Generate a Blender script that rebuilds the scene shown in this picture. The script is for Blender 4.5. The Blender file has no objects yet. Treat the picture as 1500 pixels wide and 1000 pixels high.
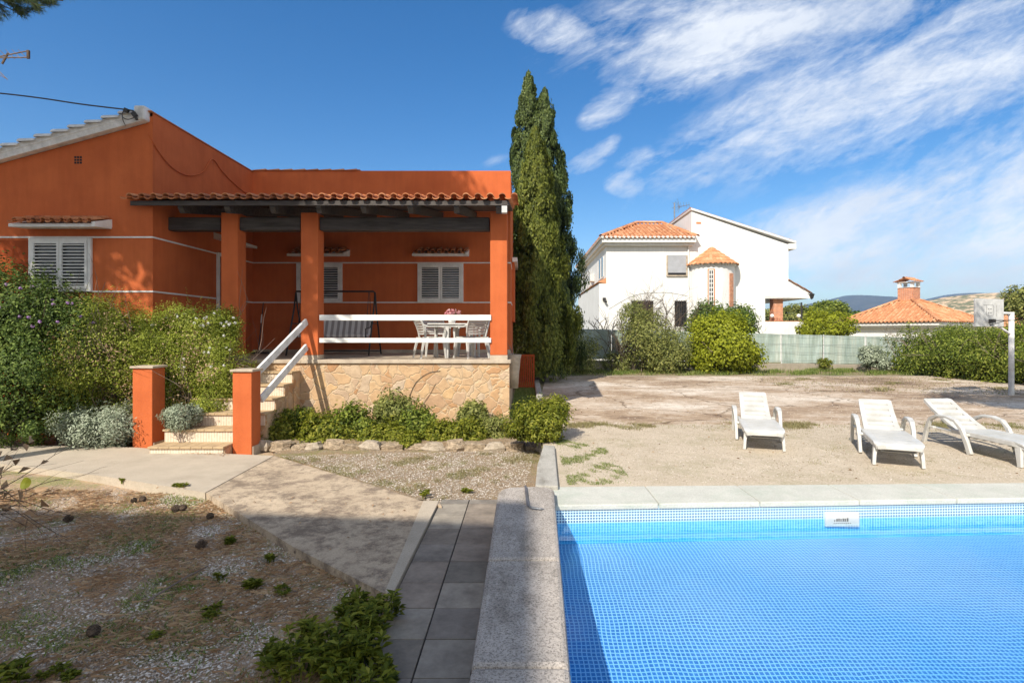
import bpy, math, random
import numpy as np
from mathutils import Vector, Matrix
rnd = random.Random(7)
scene = bpy.context.scene
COL = scene.collection
R = math.radians
H = 2.0            # camera height above the garden
F = 800.0; VX = 766.0; VY = 486.0
def at(px, py, Y):
    return Vector(((px-VX)/F*Y, Y, H-(py-VY)/F*Y))
def gp(px, py, z):                      # point of the plane at height z
    Y = (H-z)*F/(py-VY)
    return Vector(((px-VX)/F*Y, Y, z))

# ------------------------------------------------------------------ materials
def nt(name):
    m = bpy.data.materials.new(name); m.use_nodes = True
    t = m.node_tree; b = t.nodes['Principled BSDF']
    return m, t, b
def N(t, typ, **kw):
    n = t.nodes.new(typ)
    for k, v in kw.items():
        if k in n.inputs: n.inputs[k].default_value = v
        else: setattr(n, k, v)
    return n
def ramp(t, fac, stops):
    r = t.nodes.new('ShaderNodeValToRGB')
    e = r.color_ramp.elements
    while len(e) < len(stops): e.new(0.5)
    for i, (p, c) in enumerate(stops):
        e[i].position = p
        e[i].color = (c[0], c[1], c[2], 1) if hasattr(c, '__len__') else (c, c, c, 1)
    t.links.new(fac, r.inputs['Fac'])
    return r.outputs['Color']
def coords(t, scale=(1, 1, 1), rot=(0, 0, 0)):
    c = t.nodes.new('ShaderNodeTexCoord'); m = t.nodes.new('ShaderNodeMapping')
    m.inputs['Scale'].default_value = scale; m.inputs['Rotation'].default_value = rot
    t.links.new(c.outputs['Object'], m.inputs['Vector'])
    return m.outputs['Vector']
def noise(t, vec, scale, detail=6, rough=0.6, dist=0.0):
    n = N(t, 'ShaderNodeTexNoise', Scale=scale, Detail=detail, Roughness=rough, Distortion=dist)
    t.links.new(vec, n.inputs['Vector']); return n.outputs['Fac']
def mix(t, fac, a, b, mode='MIX'):
    n = t.nodes.new('ShaderNodeMix'); n.data_type = 'RGBA'; n.blend_type = mode
    for s, v in ((n.inputs[0], fac), (n.inputs[6], a), (n.inputs[7], b)):
        if isinstance(v, (int, float)): s.default_value = v
        elif isinstance(v, tuple): s.default_value = (v[0], v[1], v[2], 1)
        else: t.links.new(v, s)
    return n.outputs[2]
def math_(t, op, a, b=0.0, clamp=False):
    n = t.nodes.new('ShaderNodeMath'); n.operation = op; n.use_clamp = clamp
    for s, v in ((n.inputs[0], a), (n.inputs[1], b)):
        if isinstance(v, (int, float)): s.default_value = v
        else: t.links.new(v, s)
    return n.outputs[0]
def bump(t, b, height, strength=0.3, dist=0.02):
    n = N(t, 'ShaderNodeBump', Strength=strength, Distance=dist)
    t.links.new(height, n.inputs['Height']); t.links.new(n.outputs[0], b.inputs['Normal'])
def pmat(name, c1, c2, scale=3, rough=0.8, bs=0.25, bscale=40, bdist=0.01, lo=.35, hi=.65, stretch=(1, 1, 1), spec=.3, metal=0):
    m, t, b = nt(name); v = coords(t, stretch)
    col = ramp(t, noise(t, v, scale), [(lo, c1), (hi, c2)])
    t.links.new(col, b.inputs['Base Color'])
    b.inputs['Roughness'].default_value = rough; b.inputs['Specular IOR Level'].default_value = spec
    b.inputs['Metallic'].default_value = metal
    if bs: bump(t, b, noise(t, v, bscale, 4), bs, bdist)
    return m
def leafmat(name, c1, c2, c3=None, trans=.35, rough=.55):
    m, t, b = nt(name)
    g = t.nodes.new('ShaderNodeNewGeometry'); v = coords(t)
    n = noise(t, v, 1.7, 3)
    f = math_(t, 'ADD', math_(t, 'MULTIPLY', g.outputs['Random Per Island'], .6), math_(t, 'MULTIPLY', n, .45))
    stops = [(.22, c1), (.62, c2)]
    if c3: stops.append((.82, c3))
    col = ramp(t, f, stops)
    t.links.new(col, b.inputs['Base Color']); b.inputs['Roughness'].default_value = rough
    b.inputs['Specular IOR Level'].default_value = .25
    tr = t.nodes.new('ShaderNodeBsdfTranslucent'); t.links.new(col, tr.inputs['Color'])
    mx = t.nodes.new('ShaderNodeMixShader'); mx.inputs[0].default_value = trans
    t.links.new(b.outputs[0], mx.inputs[1]); t.links.new(tr.outputs[0], mx.inputs[2])
    t.links.new(mx.outputs[0], t.nodes['Material Output'].inputs['Surface'])
    return m

M = {}
def plaster(name, c, dark, scale=1.2, streak=.35):
    m, t, b = nt(name); v = coords(t)
    n1 = ramp(t, noise(t, v, scale, 5), [(.3, dark), (.62, c)])
    n2 = ramp(t, noise(t, coords(t, (5, 5, .5)), 1.6, 5), [(.35, (.78, .76, .74)), (.6, (1, 1, 1))])
    t.links.new(mix(t, streak, n1, mix(t, 1.0, n1, n2, 'MULTIPLY')), b.inputs['Base Color'])
    b.inputs['Roughness'].default_value = .88; b.inputs['Specular IOR Level'].default_value = .15
    h = mix(t, .4, noise(t, v, 5, 6), noise(t, v, 60, 4)); bump(t, b, h, .6, .02)
    return m
M['orange'] = plaster('orange_plaster', (.60, .152, .050), (.51, .122, .040), 1.6, .35)
M['orange_dark'] = plaster('brown_paint', (.36, .075, .022), (.32, .065, .02))
M['white_wall'] = plaster('white_render', (.78, .77, .74), (.72, .71, .68), 1.2, .3)
M['white'] = pmat('white_paint', (.84, .83, .80), (.68, .66, .63), 4, .5, .12, 50)
M['white_worn'] = pmat('weathered_white_paint', (.82, .81, .79), (.58, .57, .55), 7, .6, .3, 30, stretch=(1, 1, 1))
M['plastic'] = pmat('white_plastic', (.60, .59, .56), (.48, .47, .43), 5, .38, .05, 60, spec=.5)
M['black_metal'] = pmat('black_metal', (.02, .02, .022), (.04, .035, .03), 12, .45, .1, 60, spec=.5)
M['metal'] = pmat('grey_metal', (.35, .36, .38), (.22, .23, .24), 10, .4, .1, 60, spec=.5, metal=.7)
M['grey_metal'] = pmat('grey_painted_metal', (.64, .64, .62), (.48, .48, .47), 7, .6, .15, 40)
M['dark'] = pmat('dark_interior', (.012, .012, .013), (.02, .02, .02), 3, .6, 0)
M['wood_dark'] = pmat('dark_stained_wood', (.045, .037, .033), (.11, .095, .085), 3, .65, .5, 25, .01, .35, .75, (.6, 6, 6))
M['cloud_shutter'] = pmat('grey_roller_shutter', (.42, .43, .46), (.36, .37, .39), 3, .6, .2, 20)
M['terracotta'] = None
def tilemat(name, a, b_, c):
    m, t, b = nt(name); v = coords(t)
    f = noise(t, v, 4.5, 8, .75)
    g = t.nodes.new('ShaderNodeNewGeometry')
    f2 = math_(t, 'ADD', math_(t, 'MULTIPLY', f, .65), math_(t, 'MULTIPLY', g.outputs['Random Per Island'], .35))
    col = ramp(t, f2, [(.25, a), (.5, b_), (.78, c)])
    t.links.new(col, b.inputs['Base Color']); b.inputs['Roughness'].default_value = .85
    bump(t, b, noise(t, v, 30, 4), .3, .01)
    return m
M['tile'] = tilemat('terracotta_tile', (.30, .105, .045), (.52, .19, .075), (.66, .32, .15))
M['tile2'] = tilemat('orange_roof_tile', (.38, .155, .07), (.56, .245, .11), (.66, .40, .23))
# crazy paved stone
def stone_wall():
    m, t, b = nt('crazy_stone'); v = coords(t)
    nz = N(t, 'ShaderNodeTexNoise', Scale=2.2, Detail=3); t.links.new(v, nz.inputs['Vector'])
    dv = t.nodes.new('ShaderNodeVectorMath'); dv.operation = 'MULTIPLY_ADD'
    t.links.new(nz.outputs['Color'], dv.inputs[0]); dv.inputs[1].default_value = (.5, .5, .5); t.links.new(v, dv.inputs[2])
    e = N(t, 'ShaderNodeTexVoronoi', feature='DISTANCE_TO_EDGE', Scale=4.4, Randomness=1.0); t.links.new(dv.outputs[0], e.inputs['Vector'])
    c = N(t, 'ShaderNodeTexVoronoi', feature='F1', Scale=4.4, Randomness=1.0); t.links.new(dv.outputs[0], c.inputs['Vector'])
    sc = t.nodes.new('ShaderNodeSeparateColor'); t.links.new(c.outputs['Color'], sc.inputs[0])
    st = ramp(t, sc.outputs[0], [(.0, (.42, .22, .10)), (.2, (.55, .36, .19)), (.4, (.60, .45, .28)), (.6, (.47, .30, .17)), (.8, (.55, .48, .38)), (1, (.64, .44, .22))])
    st = mix(t, .75, st, ramp(t, noise(t, v, 7, 7, .7), [(.3, (.62, .56, .5)), (.65, (1.15, 1.10, 1.0))]), 'MULTIPLY')
    st = mix(t, .3, st, (.50, .29, .165))
    edge = ramp(t, math_(t, 'ADD', e.outputs['Distance'], math_(t, 'MULTIPLY', math_(t, 'SUBTRACT', noise(t, v, 16, 4), .5), .045)), [(.008, 0.0), (.045, 1.0)])
    mort = ramp(t, noise(t, v, 5), [(.3, (.52, .38, .235)), (.7, (.60, .46, .30))])
    t.links.new(mix(t, edge, mort, st), b.inputs['Base Color'])
    b.inputs['Roughness'].default_value = .9
    h = math_(t, 'ADD', math_(t, 'MULTIPLY', ramp(t, e.outputs['Distance'], [(.0, 0.0), (.07, 1.0)]), .8), math_(t, 'MULTIPLY', noise(t, v, 11, 8), .8))
    bump(t, b, h, .62, .022)
    return m
M['stone'] = stone_wall()
M['rock'] = pmat('rough_rock', (.58, .45, .31), (.30, .23, .155), 7, .95, 1.0, 16, .04, .42, .58)
M['rock_grey'] = pmat('rough_grey_rock', (.55, .46, .35), (.34, .28, .21), 5, .95, .9, 14, .03)
M['beige_tile'] = pmat('beige_floor_tile', (.55, .46, .35), (.42, .34, .26), 5, .7, .1, 30)
M['step_tread'] = pmat('ochre_step_tile', (.52, .38, .22), (.40, .29, .17), 6, .75, .15, 40)
def riser():
    m, t, b = nt('patterned_riser'); v = coords(t)
    w = N(t, 'ShaderNodeTexWave', Scale=7.0, Distortion=1.0, Detail=3); t.links.new(v, w.inputs['Vector'])
    ck = N(t, 'ShaderNodeTexVoronoi', Scale=16.0); t.links.new(v, ck.inputs['Vector'])
    f = math_(t, 'MULTIPLY', w.outputs['Fac'], ck.outputs['Distance'])
    t.links.new(ramp(t, f, [(.1, (.70, .60, .47)), (.4, (.60, .47, .35))]), b.inputs['Base Color'])
    b.inputs['Roughness'].default_value = .6
    return m
M['riser'] = riser()
# ground: earth with needles, gravel drifts and moss
def ground_mat(name, earth, earth2, pebble, green, pf=.5, gf=.6):
    m, t, b = nt(name); v = coords(t)
    e = ramp(t, noise(t, v, 6, 10, .75), [(.3, earth2), (.68, earth)])
    e = mix(t, .5, e, ramp(t, noise(t, coords(t, (60, 14, 20), (0, 0, .6)), 1.0, 4), [(.38, (.45, .40, .34)), (.6, (1.15, 1.05, .95))]), 'MULTIPLY')
    vo = N(t, 'ShaderNodeTexVoronoi', Scale=62.0); t.links.new(v, vo.inputs['Vector'])
    sc = t.nodes.new('ShaderNodeSeparateColor'); t.links.new(vo.outputs['Color'], sc.inputs[0])
    pc = mix(t, sc.outputs[0], tuple(x*.6 for x in pebble), pebble)
    pm = math_(t, 'MULTIPLY', ramp(t, noise(t, v, 1.5, 6, .7), [(pf, 0.0), (pf+.12, 1.0)]),
               ramp(t, vo.outputs['Distance'], [(.32, 1.0), (.52, 0.0)]))
    pm = math_(t, 'MULTIPLY', pm, ramp(t, sc.outputs[1], [(.30, 0.0), (.4, 1.0)]))
    c = mix(t, pm, e, pc)
    gm = math_(t, 'MULTIPLY', ramp(t, noise(t, coords(t, (1, 1, 1), (0, 0, 1)), .9, 7, .72), [(gf, 0.0), (gf+.1, 1.0)]), ramp(t, noise(t, v, 55, 4), [(.4, 0.0), (.55, 1.0)]))
    c = mix(t, gm, c, green)
    t.links.new(c, b.inputs['Base Color']); b.inputs['Roughness'].default_value = .95
    b.inputs['Specular IOR Level'].default_value = .1
    h = math_(t, 'ADD', math_(t, 'MULTIPLY', pm, .7), noise(t, v, 45, 6, .7)); bump(t, b, h, 1.0, .02)
    return m
M['garden'] = ground_mat('garden_earth', (.64, .475, .33), (.42, .305, .205), (.72, .65, .56), (.27, .30, .10), .46, .50)
M['dry_garden'] = ground_mat('dry_gravel_earth', (.44, .34, .23), (.30, .22, .14), (.60, .55, .48), (.24, .24, .08), .42, .50)
M['far_ground'] = ground_mat('dry_field_earth', (.36, .29, .19), (.24, .20, .12), (.45, .42, .35), (.14, .17, .06), .6, .46)
# concrete
def concrete(name, a, b_, stain, sfac=.5, lo=.45, hi=.62, sc=1.1, bd=.01, seed=0.0, speck=(.72, .70, .68)):
    m, t, b = nt(name); v = coords(t)
    base = ramp(t, noise(t, v, 2.3, 9, .7), [(.3, b_), (.68, a)])
    st = ramp(t, noise(t, coords(t, (1, 1, 1), (seed, 0, seed)), sc, 10, .82, .0), [(lo, 0.0), (hi, 1.0)])
    c = mix(t, math_(t, 'MULTIPLY', st, sfac), base, stain)
    fine = ramp(t, noise(t, v, 70, 5, .8), [(.35, speck), (.6, (1.0, 1.0, 1.0))])
    c = mix(t, .8, c, fine, 'MULTIPLY')
    t.links.new(c, b.inputs['Base Color']); b.inputs['Roughness'].default_value = .9
    b.inputs['Specular IOR Level'].default_value = .15
    h = math_(t, 'ADD', noise(t, v, 60, 6, .7), math_(t, 'MULTIPLY', noise(t, v, 6, 5), .8)); bump(t, b, h, .6, bd)
    return m
M['path'] = concrete('pale_concrete', (.58, .50, .39), (.48, .41, .32), (.30, .24, .18), .5, .52, .7)
M['path_old'] = concrete('lichen_concrete', (.62, .50, .36), (.46, .36, .255), (.19, .145, .11), .80, .46, .58, 4.0)
M['path_edge'] = concrete('concrete_edge', (.40, .35, .28), (.32, .28, .22), (.22, .18, .14), .5)
def granite(name, a, d):
    m, t, b = nt(name); v = coords(t)
    s = ramp(t, noise(t, v, 95, 4, .8), [(.40, d), (.52, a)])
    s = mix(t, .7, s, ramp(t, noise(t, v, 3, 8, .7), [(.3, (.68, .66, .63)), (.65, (1.08, 1.06, 1.04))]), 'MULTIPLY')
    vo = N(t, 'ShaderNodeTexVoronoi', feature='DISTANCE_TO_EDGE', Scale=2.1); t.links.new(v, vo.inputs['Vector'])
    nn = noise(t, v, 7, 4)
    cr = ramp(t, math_(t, 'ADD', vo.outputs['Distance'], math_(t, 'MULTIPLY', nn, .02)), [(.0105, .75), (.0135, 1.0)])
    s = mix(t, 1.0, s, cr, 'MULTIPLY')
    s = mix(t, .8, s, ramp(t, noise(t, coords(t, (1.5, .6, 1)), 2.6, 9, .75), [(.36, (.58, .56, .53)), (.50, (1, 1, 1)), (.7, (1.14, 1.13, 1.12))]), 'MULTIPLY')
    t.links.new(s, b.inputs['Base Color']); b.inputs['Roughness'].default_value = .85
    bump(t, b, math_(t, 'ADD', noise(t, v, 95, 4, .8), math_(t, 'MULTIPLY', noise(t, v, 9, 4), .5)), .8, .006)
    return m
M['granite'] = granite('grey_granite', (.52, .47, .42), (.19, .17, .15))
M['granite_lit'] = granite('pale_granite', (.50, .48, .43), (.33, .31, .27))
M['coping'] = concrete('pale_pool_coping', (.66, .655, .59), (.54, .54, .48), (.40, .48, .38), .5, .48, .66, 1.6, .012)
def slate():
    m, t, b = nt('slate_tile'); v = coords(t, (1, 1, 1))
    g = t.nodes.new('ShaderNodeNewGeometry')
    a = ramp(t, g.outputs['Random Per Island'], [(0, (.20, .185, .155)), (.3, (.28, .235, .19)), (.6, (.225, .21, .185)), (1, (.35, .315, .26))])
    a = mix(t, .8, a, ramp(t, noise(t, v, 5, 8, .7), [(.3, (.5, .48, .46)), (.7, (1.45, 1.4, 1.34))]), 'MULTIPLY')
    t.links.new(a, b.inputs['Base Color']); b.inputs['Roughness'].default_value = .6
    bump(t, b, noise(t, v, 14, 7), .4, .01)
    return m
M['slate'] = slate()
M['grout'] = pmat('dark_grout', (.05, .045, .04), (.08, .07, .06), 9, .95, .3, 50)
# court concrete: large pale and brown stains
def court():
    m, t, b = nt('stained_court'); v = coords(t)
    base = ramp(t, noise(t, coords(t, (.42, .62, 1), (0, 0, .2)), .62, 12, .74, .0), [(.38, (.27, .185, .12)), (.47, (.47, .35, .24)), (.53, (.62, .51, .40)), (.62, (.80, .72, .62))])
    c = mix(t, .7, base, ramp(t, noise(t, coords(t, (.8, 1.3, 1)), 2.6, 11, .8), [(.32, (.62, .58, .54)), (.62, (1.08, 1.07, 1.05))]), 'MULTIPLY')
    vc = N(t, 'ShaderNodeTexVoronoi', feature='DISTANCE_TO_EDGE', Scale=.42); wv_ = N(t, 'ShaderNodeTexNoise', Scale=1.6, Detail=6); t.links.new(v, wv_.inputs['Vector'])
    wd_ = t.nodes.new('ShaderNodeVectorMath'); wd_.operation = 'MULTIPLY_ADD'; wd_.inputs[1].default_value = (.9, .9, 0); t.links.new(wv_.outputs['Color'], wd_.inputs[0]); t.links.new(v, wd_.inputs[2]); t.links.new(wd_.outputs[0], vc.inputs['Vector'])
    c = mix(t, 1.0, c, ramp(t, vc.outputs['Distance'], [(.004, (.42, .38, .33)), (.016, (1, 1, 1))]), 'MULTIPLY')
    c = mix(t, .85, c, ramp(t, noise(t, v, 7, 9, .8), [(.38, (.70, .66, .61)), (.52, (1, 1, 1)), (.68, (1.1, 1.09, 1.08))]), 'MULTIPLY')
    c = mix(t, .6, c, ramp(t, noise(t, v, 40, 5, .8), [(.35, (.75, .73, .7)), (.6, (1, 1, 1))]), 'MULTIPLY')
    t.links.new(c, b.inputs['Base Color']); b.inputs['Roughness'].default_value = .92
    bump(t, b, noise(t, v, 25, 7, .7), .5, .012)
    return m
M['court'] = court()
M['deck'] = concrete('gritty_pool_deck', (.70, .60, .47), (.58, .49, .37), (.40, .36, .22), .7, .50, .66, 1.0, .02, 1.3, (.50, .46, .40))
# mosaic
def mosaic(name, a, b_, grout, gw, s=.0275, warp=0.0):
    m, t, b = nt(name); c = t.nodes.new('ShaderNodeTexCoord')
    wz = N(t, 'ShaderNodeTexNoise', Scale=3.2, Detail=3); t.links.new(c.outputs['Object'], wz.inputs['Vector'])
    wa = t.nodes.new('ShaderNodeVectorMath'); wa.operation = 'MULTIPLY_ADD'; wa.inputs[1].default_value = (warp, warp, 0); t.links.new(wz.outputs['Color'], wa.inputs[0]); t.links.new(c.outputs['Object'], wa.inputs[2])
    sp = t.nodes.new('ShaderNodeSeparateXYZ'); t.links.new(wa.outputs[0], sp.inputs[0])
    g = t.nodes.new('ShaderNodeNewGeometry'); sn = t.nodes.new('ShaderNodeSeparateXYZ'); t.links.new(g.outputs['True Normal'], sn.inputs[0])
    def cell(o):
        f = math_(t, 'FRACT', math_(t, 'DIVIDE', math_(t, 'ADD', o, 50.0), s))
        return math_(t, 'ABSOLUTE', math_(t, 'SUBTRACT', f, .5))
    X, Y, Z = (cell(sp.outputs[i]) for i in range(3))
    ax = math_(t, 'GREATER_THAN', math_(t, 'ABSOLUTE', sn.outputs[0]), .5)
    ay = math_(t, 'GREATER_THAN', math_(t, 'ABSOLUTE', sn.outputs[1]), .5)
    az = math_(t, 'GREATER_THAN', math_(t, 'ABSOLUTE', sn.outputs[2]), .5)
    mm = math_(t, 'MAXIMUM', math_(t, 'MAXIMUM', math_(t, 'MULTIPLY', X, math_(t, 'SUBTRACT', 1.0, ax)), math_(t, 'MULTIPLY', Y, math_(t, 'SUBTRACT', 1.0, ay))), math_(t, 'MULTIPLY', Z, math_(t, 'SUBTRACT', 1.0, az)))
    gr = ramp(t, mm, [(.5-gw-.03, 0.0), (.5-gw+.02, 1.0)])
    wn = t.nodes.new('ShaderNodeTexWhiteNoise'); wn.noise_dimensions = '3D'
    vm = t.nodes.new('ShaderNodeVectorMath'); vm.operation = 'SNAP'; vm.inputs[1].default_value = (s, s, s)
    off = t.nodes.new('ShaderNodeVectorMath'); off.operation = 'ADD'; off.inputs[1].default_value = (50+s*.01, 50+s*.01, 50+s*.37)
    t.links.new(c.outputs['Object'], off.inputs[0]); t.links.new(off.outputs[0], vm.inputs[0]); t.links.new(vm.outputs[0], wn.inputs[0])
    col = mix(t, wn.outputs['Value'], a, b_)
    t.links.new(mix(t, gr, col, grout), b.inputs['Base Color']); b.inputs['Roughness'].default_value = .3
    return m
M['mosaic_band'] = mosaic('blue_white_mosaic', (.010, .045, .17), (.02, .10, .28), (.60, .80, .84), .17)
M['mosaic'] = mosaic('blue_pool_mosaic', (.07, .20, .45), (.11, .27, .54), (.56, .70, .82), .12, .034, .045)
M['mosaic_wall'] = mosaic('deep_blue_pool_mosaic', (.03, .32, .62), (.05, .42, .74), (.25, .66, .86), .12)
def water():
    m, t, b = nt('pool_water'); v = coords(t)
    t.nodes.remove(b)
    ge = t.nodes.new('ShaderNodeNewGeometry'); dt = t.nodes.new('ShaderNodeVectorMath'); dt.operation = 'DOT_PRODUCT'
    t.links.new(ge.outputs['Incoming'], dt.inputs[1])
    k1 = math_(t, 'SUBTRACT', 1.0, math_(t, 'ABSOLUTE', dt.outputs['Value']), True)
    frs = math_(t, 'ADD', .022, math_(t, 'MULTIPLY', math_(t, 'POWER', k1, 5.0), .98))
    tr = t.nodes.new('ShaderNodeBsdfTransparent'); tr.inputs[0].default_value = (.97, .99, 1, 1)
    gl = N(t, 'ShaderNodeBsdfGlossy', Roughness=.01); gl.inputs[0].default_value = (1, 1, 1, 1)
    bp = N(t, 'ShaderNodeBump', Strength=.10, Distance=.02)
    h = math_(t, 'ADD', noise(t, coords(t, (1, 1.6, 1)), 5, 3, .5, .5), math_(t, 'MULTIPLY', noise(t, v, 17, 2), .25))
    t.links.new(h, bp.inputs['Height']); t.links.new(bp.outputs[0], dt.inputs[0]); t.links.new(bp.outputs[0], gl.inputs['Normal'])
    mx = t.nodes.new('ShaderNodeMixShader')
    sz = t.nodes.new('ShaderNodeSeparateXYZ'); t.links.new(ge.outputs['True Normal'], sz.inputs[0])
    frs = math_(t, 'MULTIPLY', frs, math_(t, 'GREATER_THAN', math_(t, 'ABSOLUTE', sz.outputs[2]), .5))
    va = t.nodes.new('ShaderNodeVolumeAbsorption'); va.inputs['Color'].default_value = (.12, .70, .95, 1); va.inputs['Density'].default_value = .95
    t.links.new(va.outputs[0], t.nodes['Material Output'].inputs['Volume'])
    t.links.new(frs, mx.inputs[0]); t.links.new(tr.outputs[0], mx.inputs[1]); t.links.new(gl.outputs[0], mx.inputs[2])
    t.links.new(mx.outputs[0], t.nodes['Material Output'].inputs['Surface'])
    return m
M['water'] = water()
M['glass'] = pmat('window_glass', (.02, .025, .03), (.035, .04, .05), 2, .08, 0, spec=.6)
M['bark'] = pmat('bark', (.16, .115, .08), (.08, .055, .04), 8, .95, 1.0, 20, .03, stretch=(3, 3, .6))
M['twig'] = pmat('grey_twigs', (.26, .20, .16), (.15, .11, .09), 8, .9, .3, 30)
M['dry_leaf'] = leafmat('dry_leaf', (.36, .22, .12), (.50, .34, .20), (.60, .46, .30))
M['cypress'] = leafmat('cypress_foliage', (0.068, 0.092, 0.018), (0.206, 0.238, 0.037), (0.305, 0.325, 0.065), .4)
M['cypress_dark'] = leafmat('dark_cypress_foliage', (0.047, 0.074, 0.026), (0.125, 0.173, 0.048), (0.203, 0.252, 0.074), .35)
M['leaf'] = leafmat('shrub_leaf', (0.063, 0.098, 0.013), (0.210, 0.268, 0.035), (0.398, 0.432, 0.082), .42)
M['leaf_dark'] = leafmat('dark_leaf', (0.041, 0.078, 0.014), (0.133, 0.200, 0.037), (0.264, 0.345, 0.078), .4)
M['leaf_jasmine'] = leafmat('jasmine_leaf', (0.083, 0.122, 0.014), (0.404, 0.461, 0.057), (0.643, 0.686, 0.152), .5)
M['leaf_yellow'] = leafmat('yellow_green_leaf', (0.140, 0.176, 0.008), (0.344, 0.371, 0.021), (0.462, 0.495, 0.048), .42)
M['leaf_bright'] = leafmat('bright_green_leaf', (0.078, 0.106, 0.010), (0.252, 0.275, 0.026), (0.408, 0.394, 0.065), .45)
M['leaf_grey'] = leafmat('silver_leaf', (0.209, 0.250, 0.163), (0.374, 0.424, 0.299), (0.494, 0.530, 0.394), .2)
M['leaf_olive'] = leafmat('olive_leaf', (0.101, 0.122, 0.029), (0.279, 0.302, 0.083), (0.481, 0.472, 0.149), .4)
M['pine'] = leafmat('pine_needles', (0.030, 0.053, 0.022), (0.090, 0.135, 0.045), (0.180, 0.210, 0.075), .2)
M['grass'] = leafmat('grass_blades', (.09, .15, .03), (.26, .33, .07), (.42, .42, .16), .45)
M['dry_grass'] = leafmat('dry_grass_blades', (.24, .20, .09), (.36, .31, .15), (.20, .24, .07))
M['pink'] = leafmat('pink_petal', (.60, .20, .24), (.75, .38, .40), (.8, .6, .6))
M['purple'] = leafmat('purple_petal', (.35, .16, .45), (.50, .30, .60), (.7, .5, .75))
M['white_petal'] = leafmat('white_petal', (.7, .7, .65), (.8, .8, .75))
M['pebble'] = None

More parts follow.
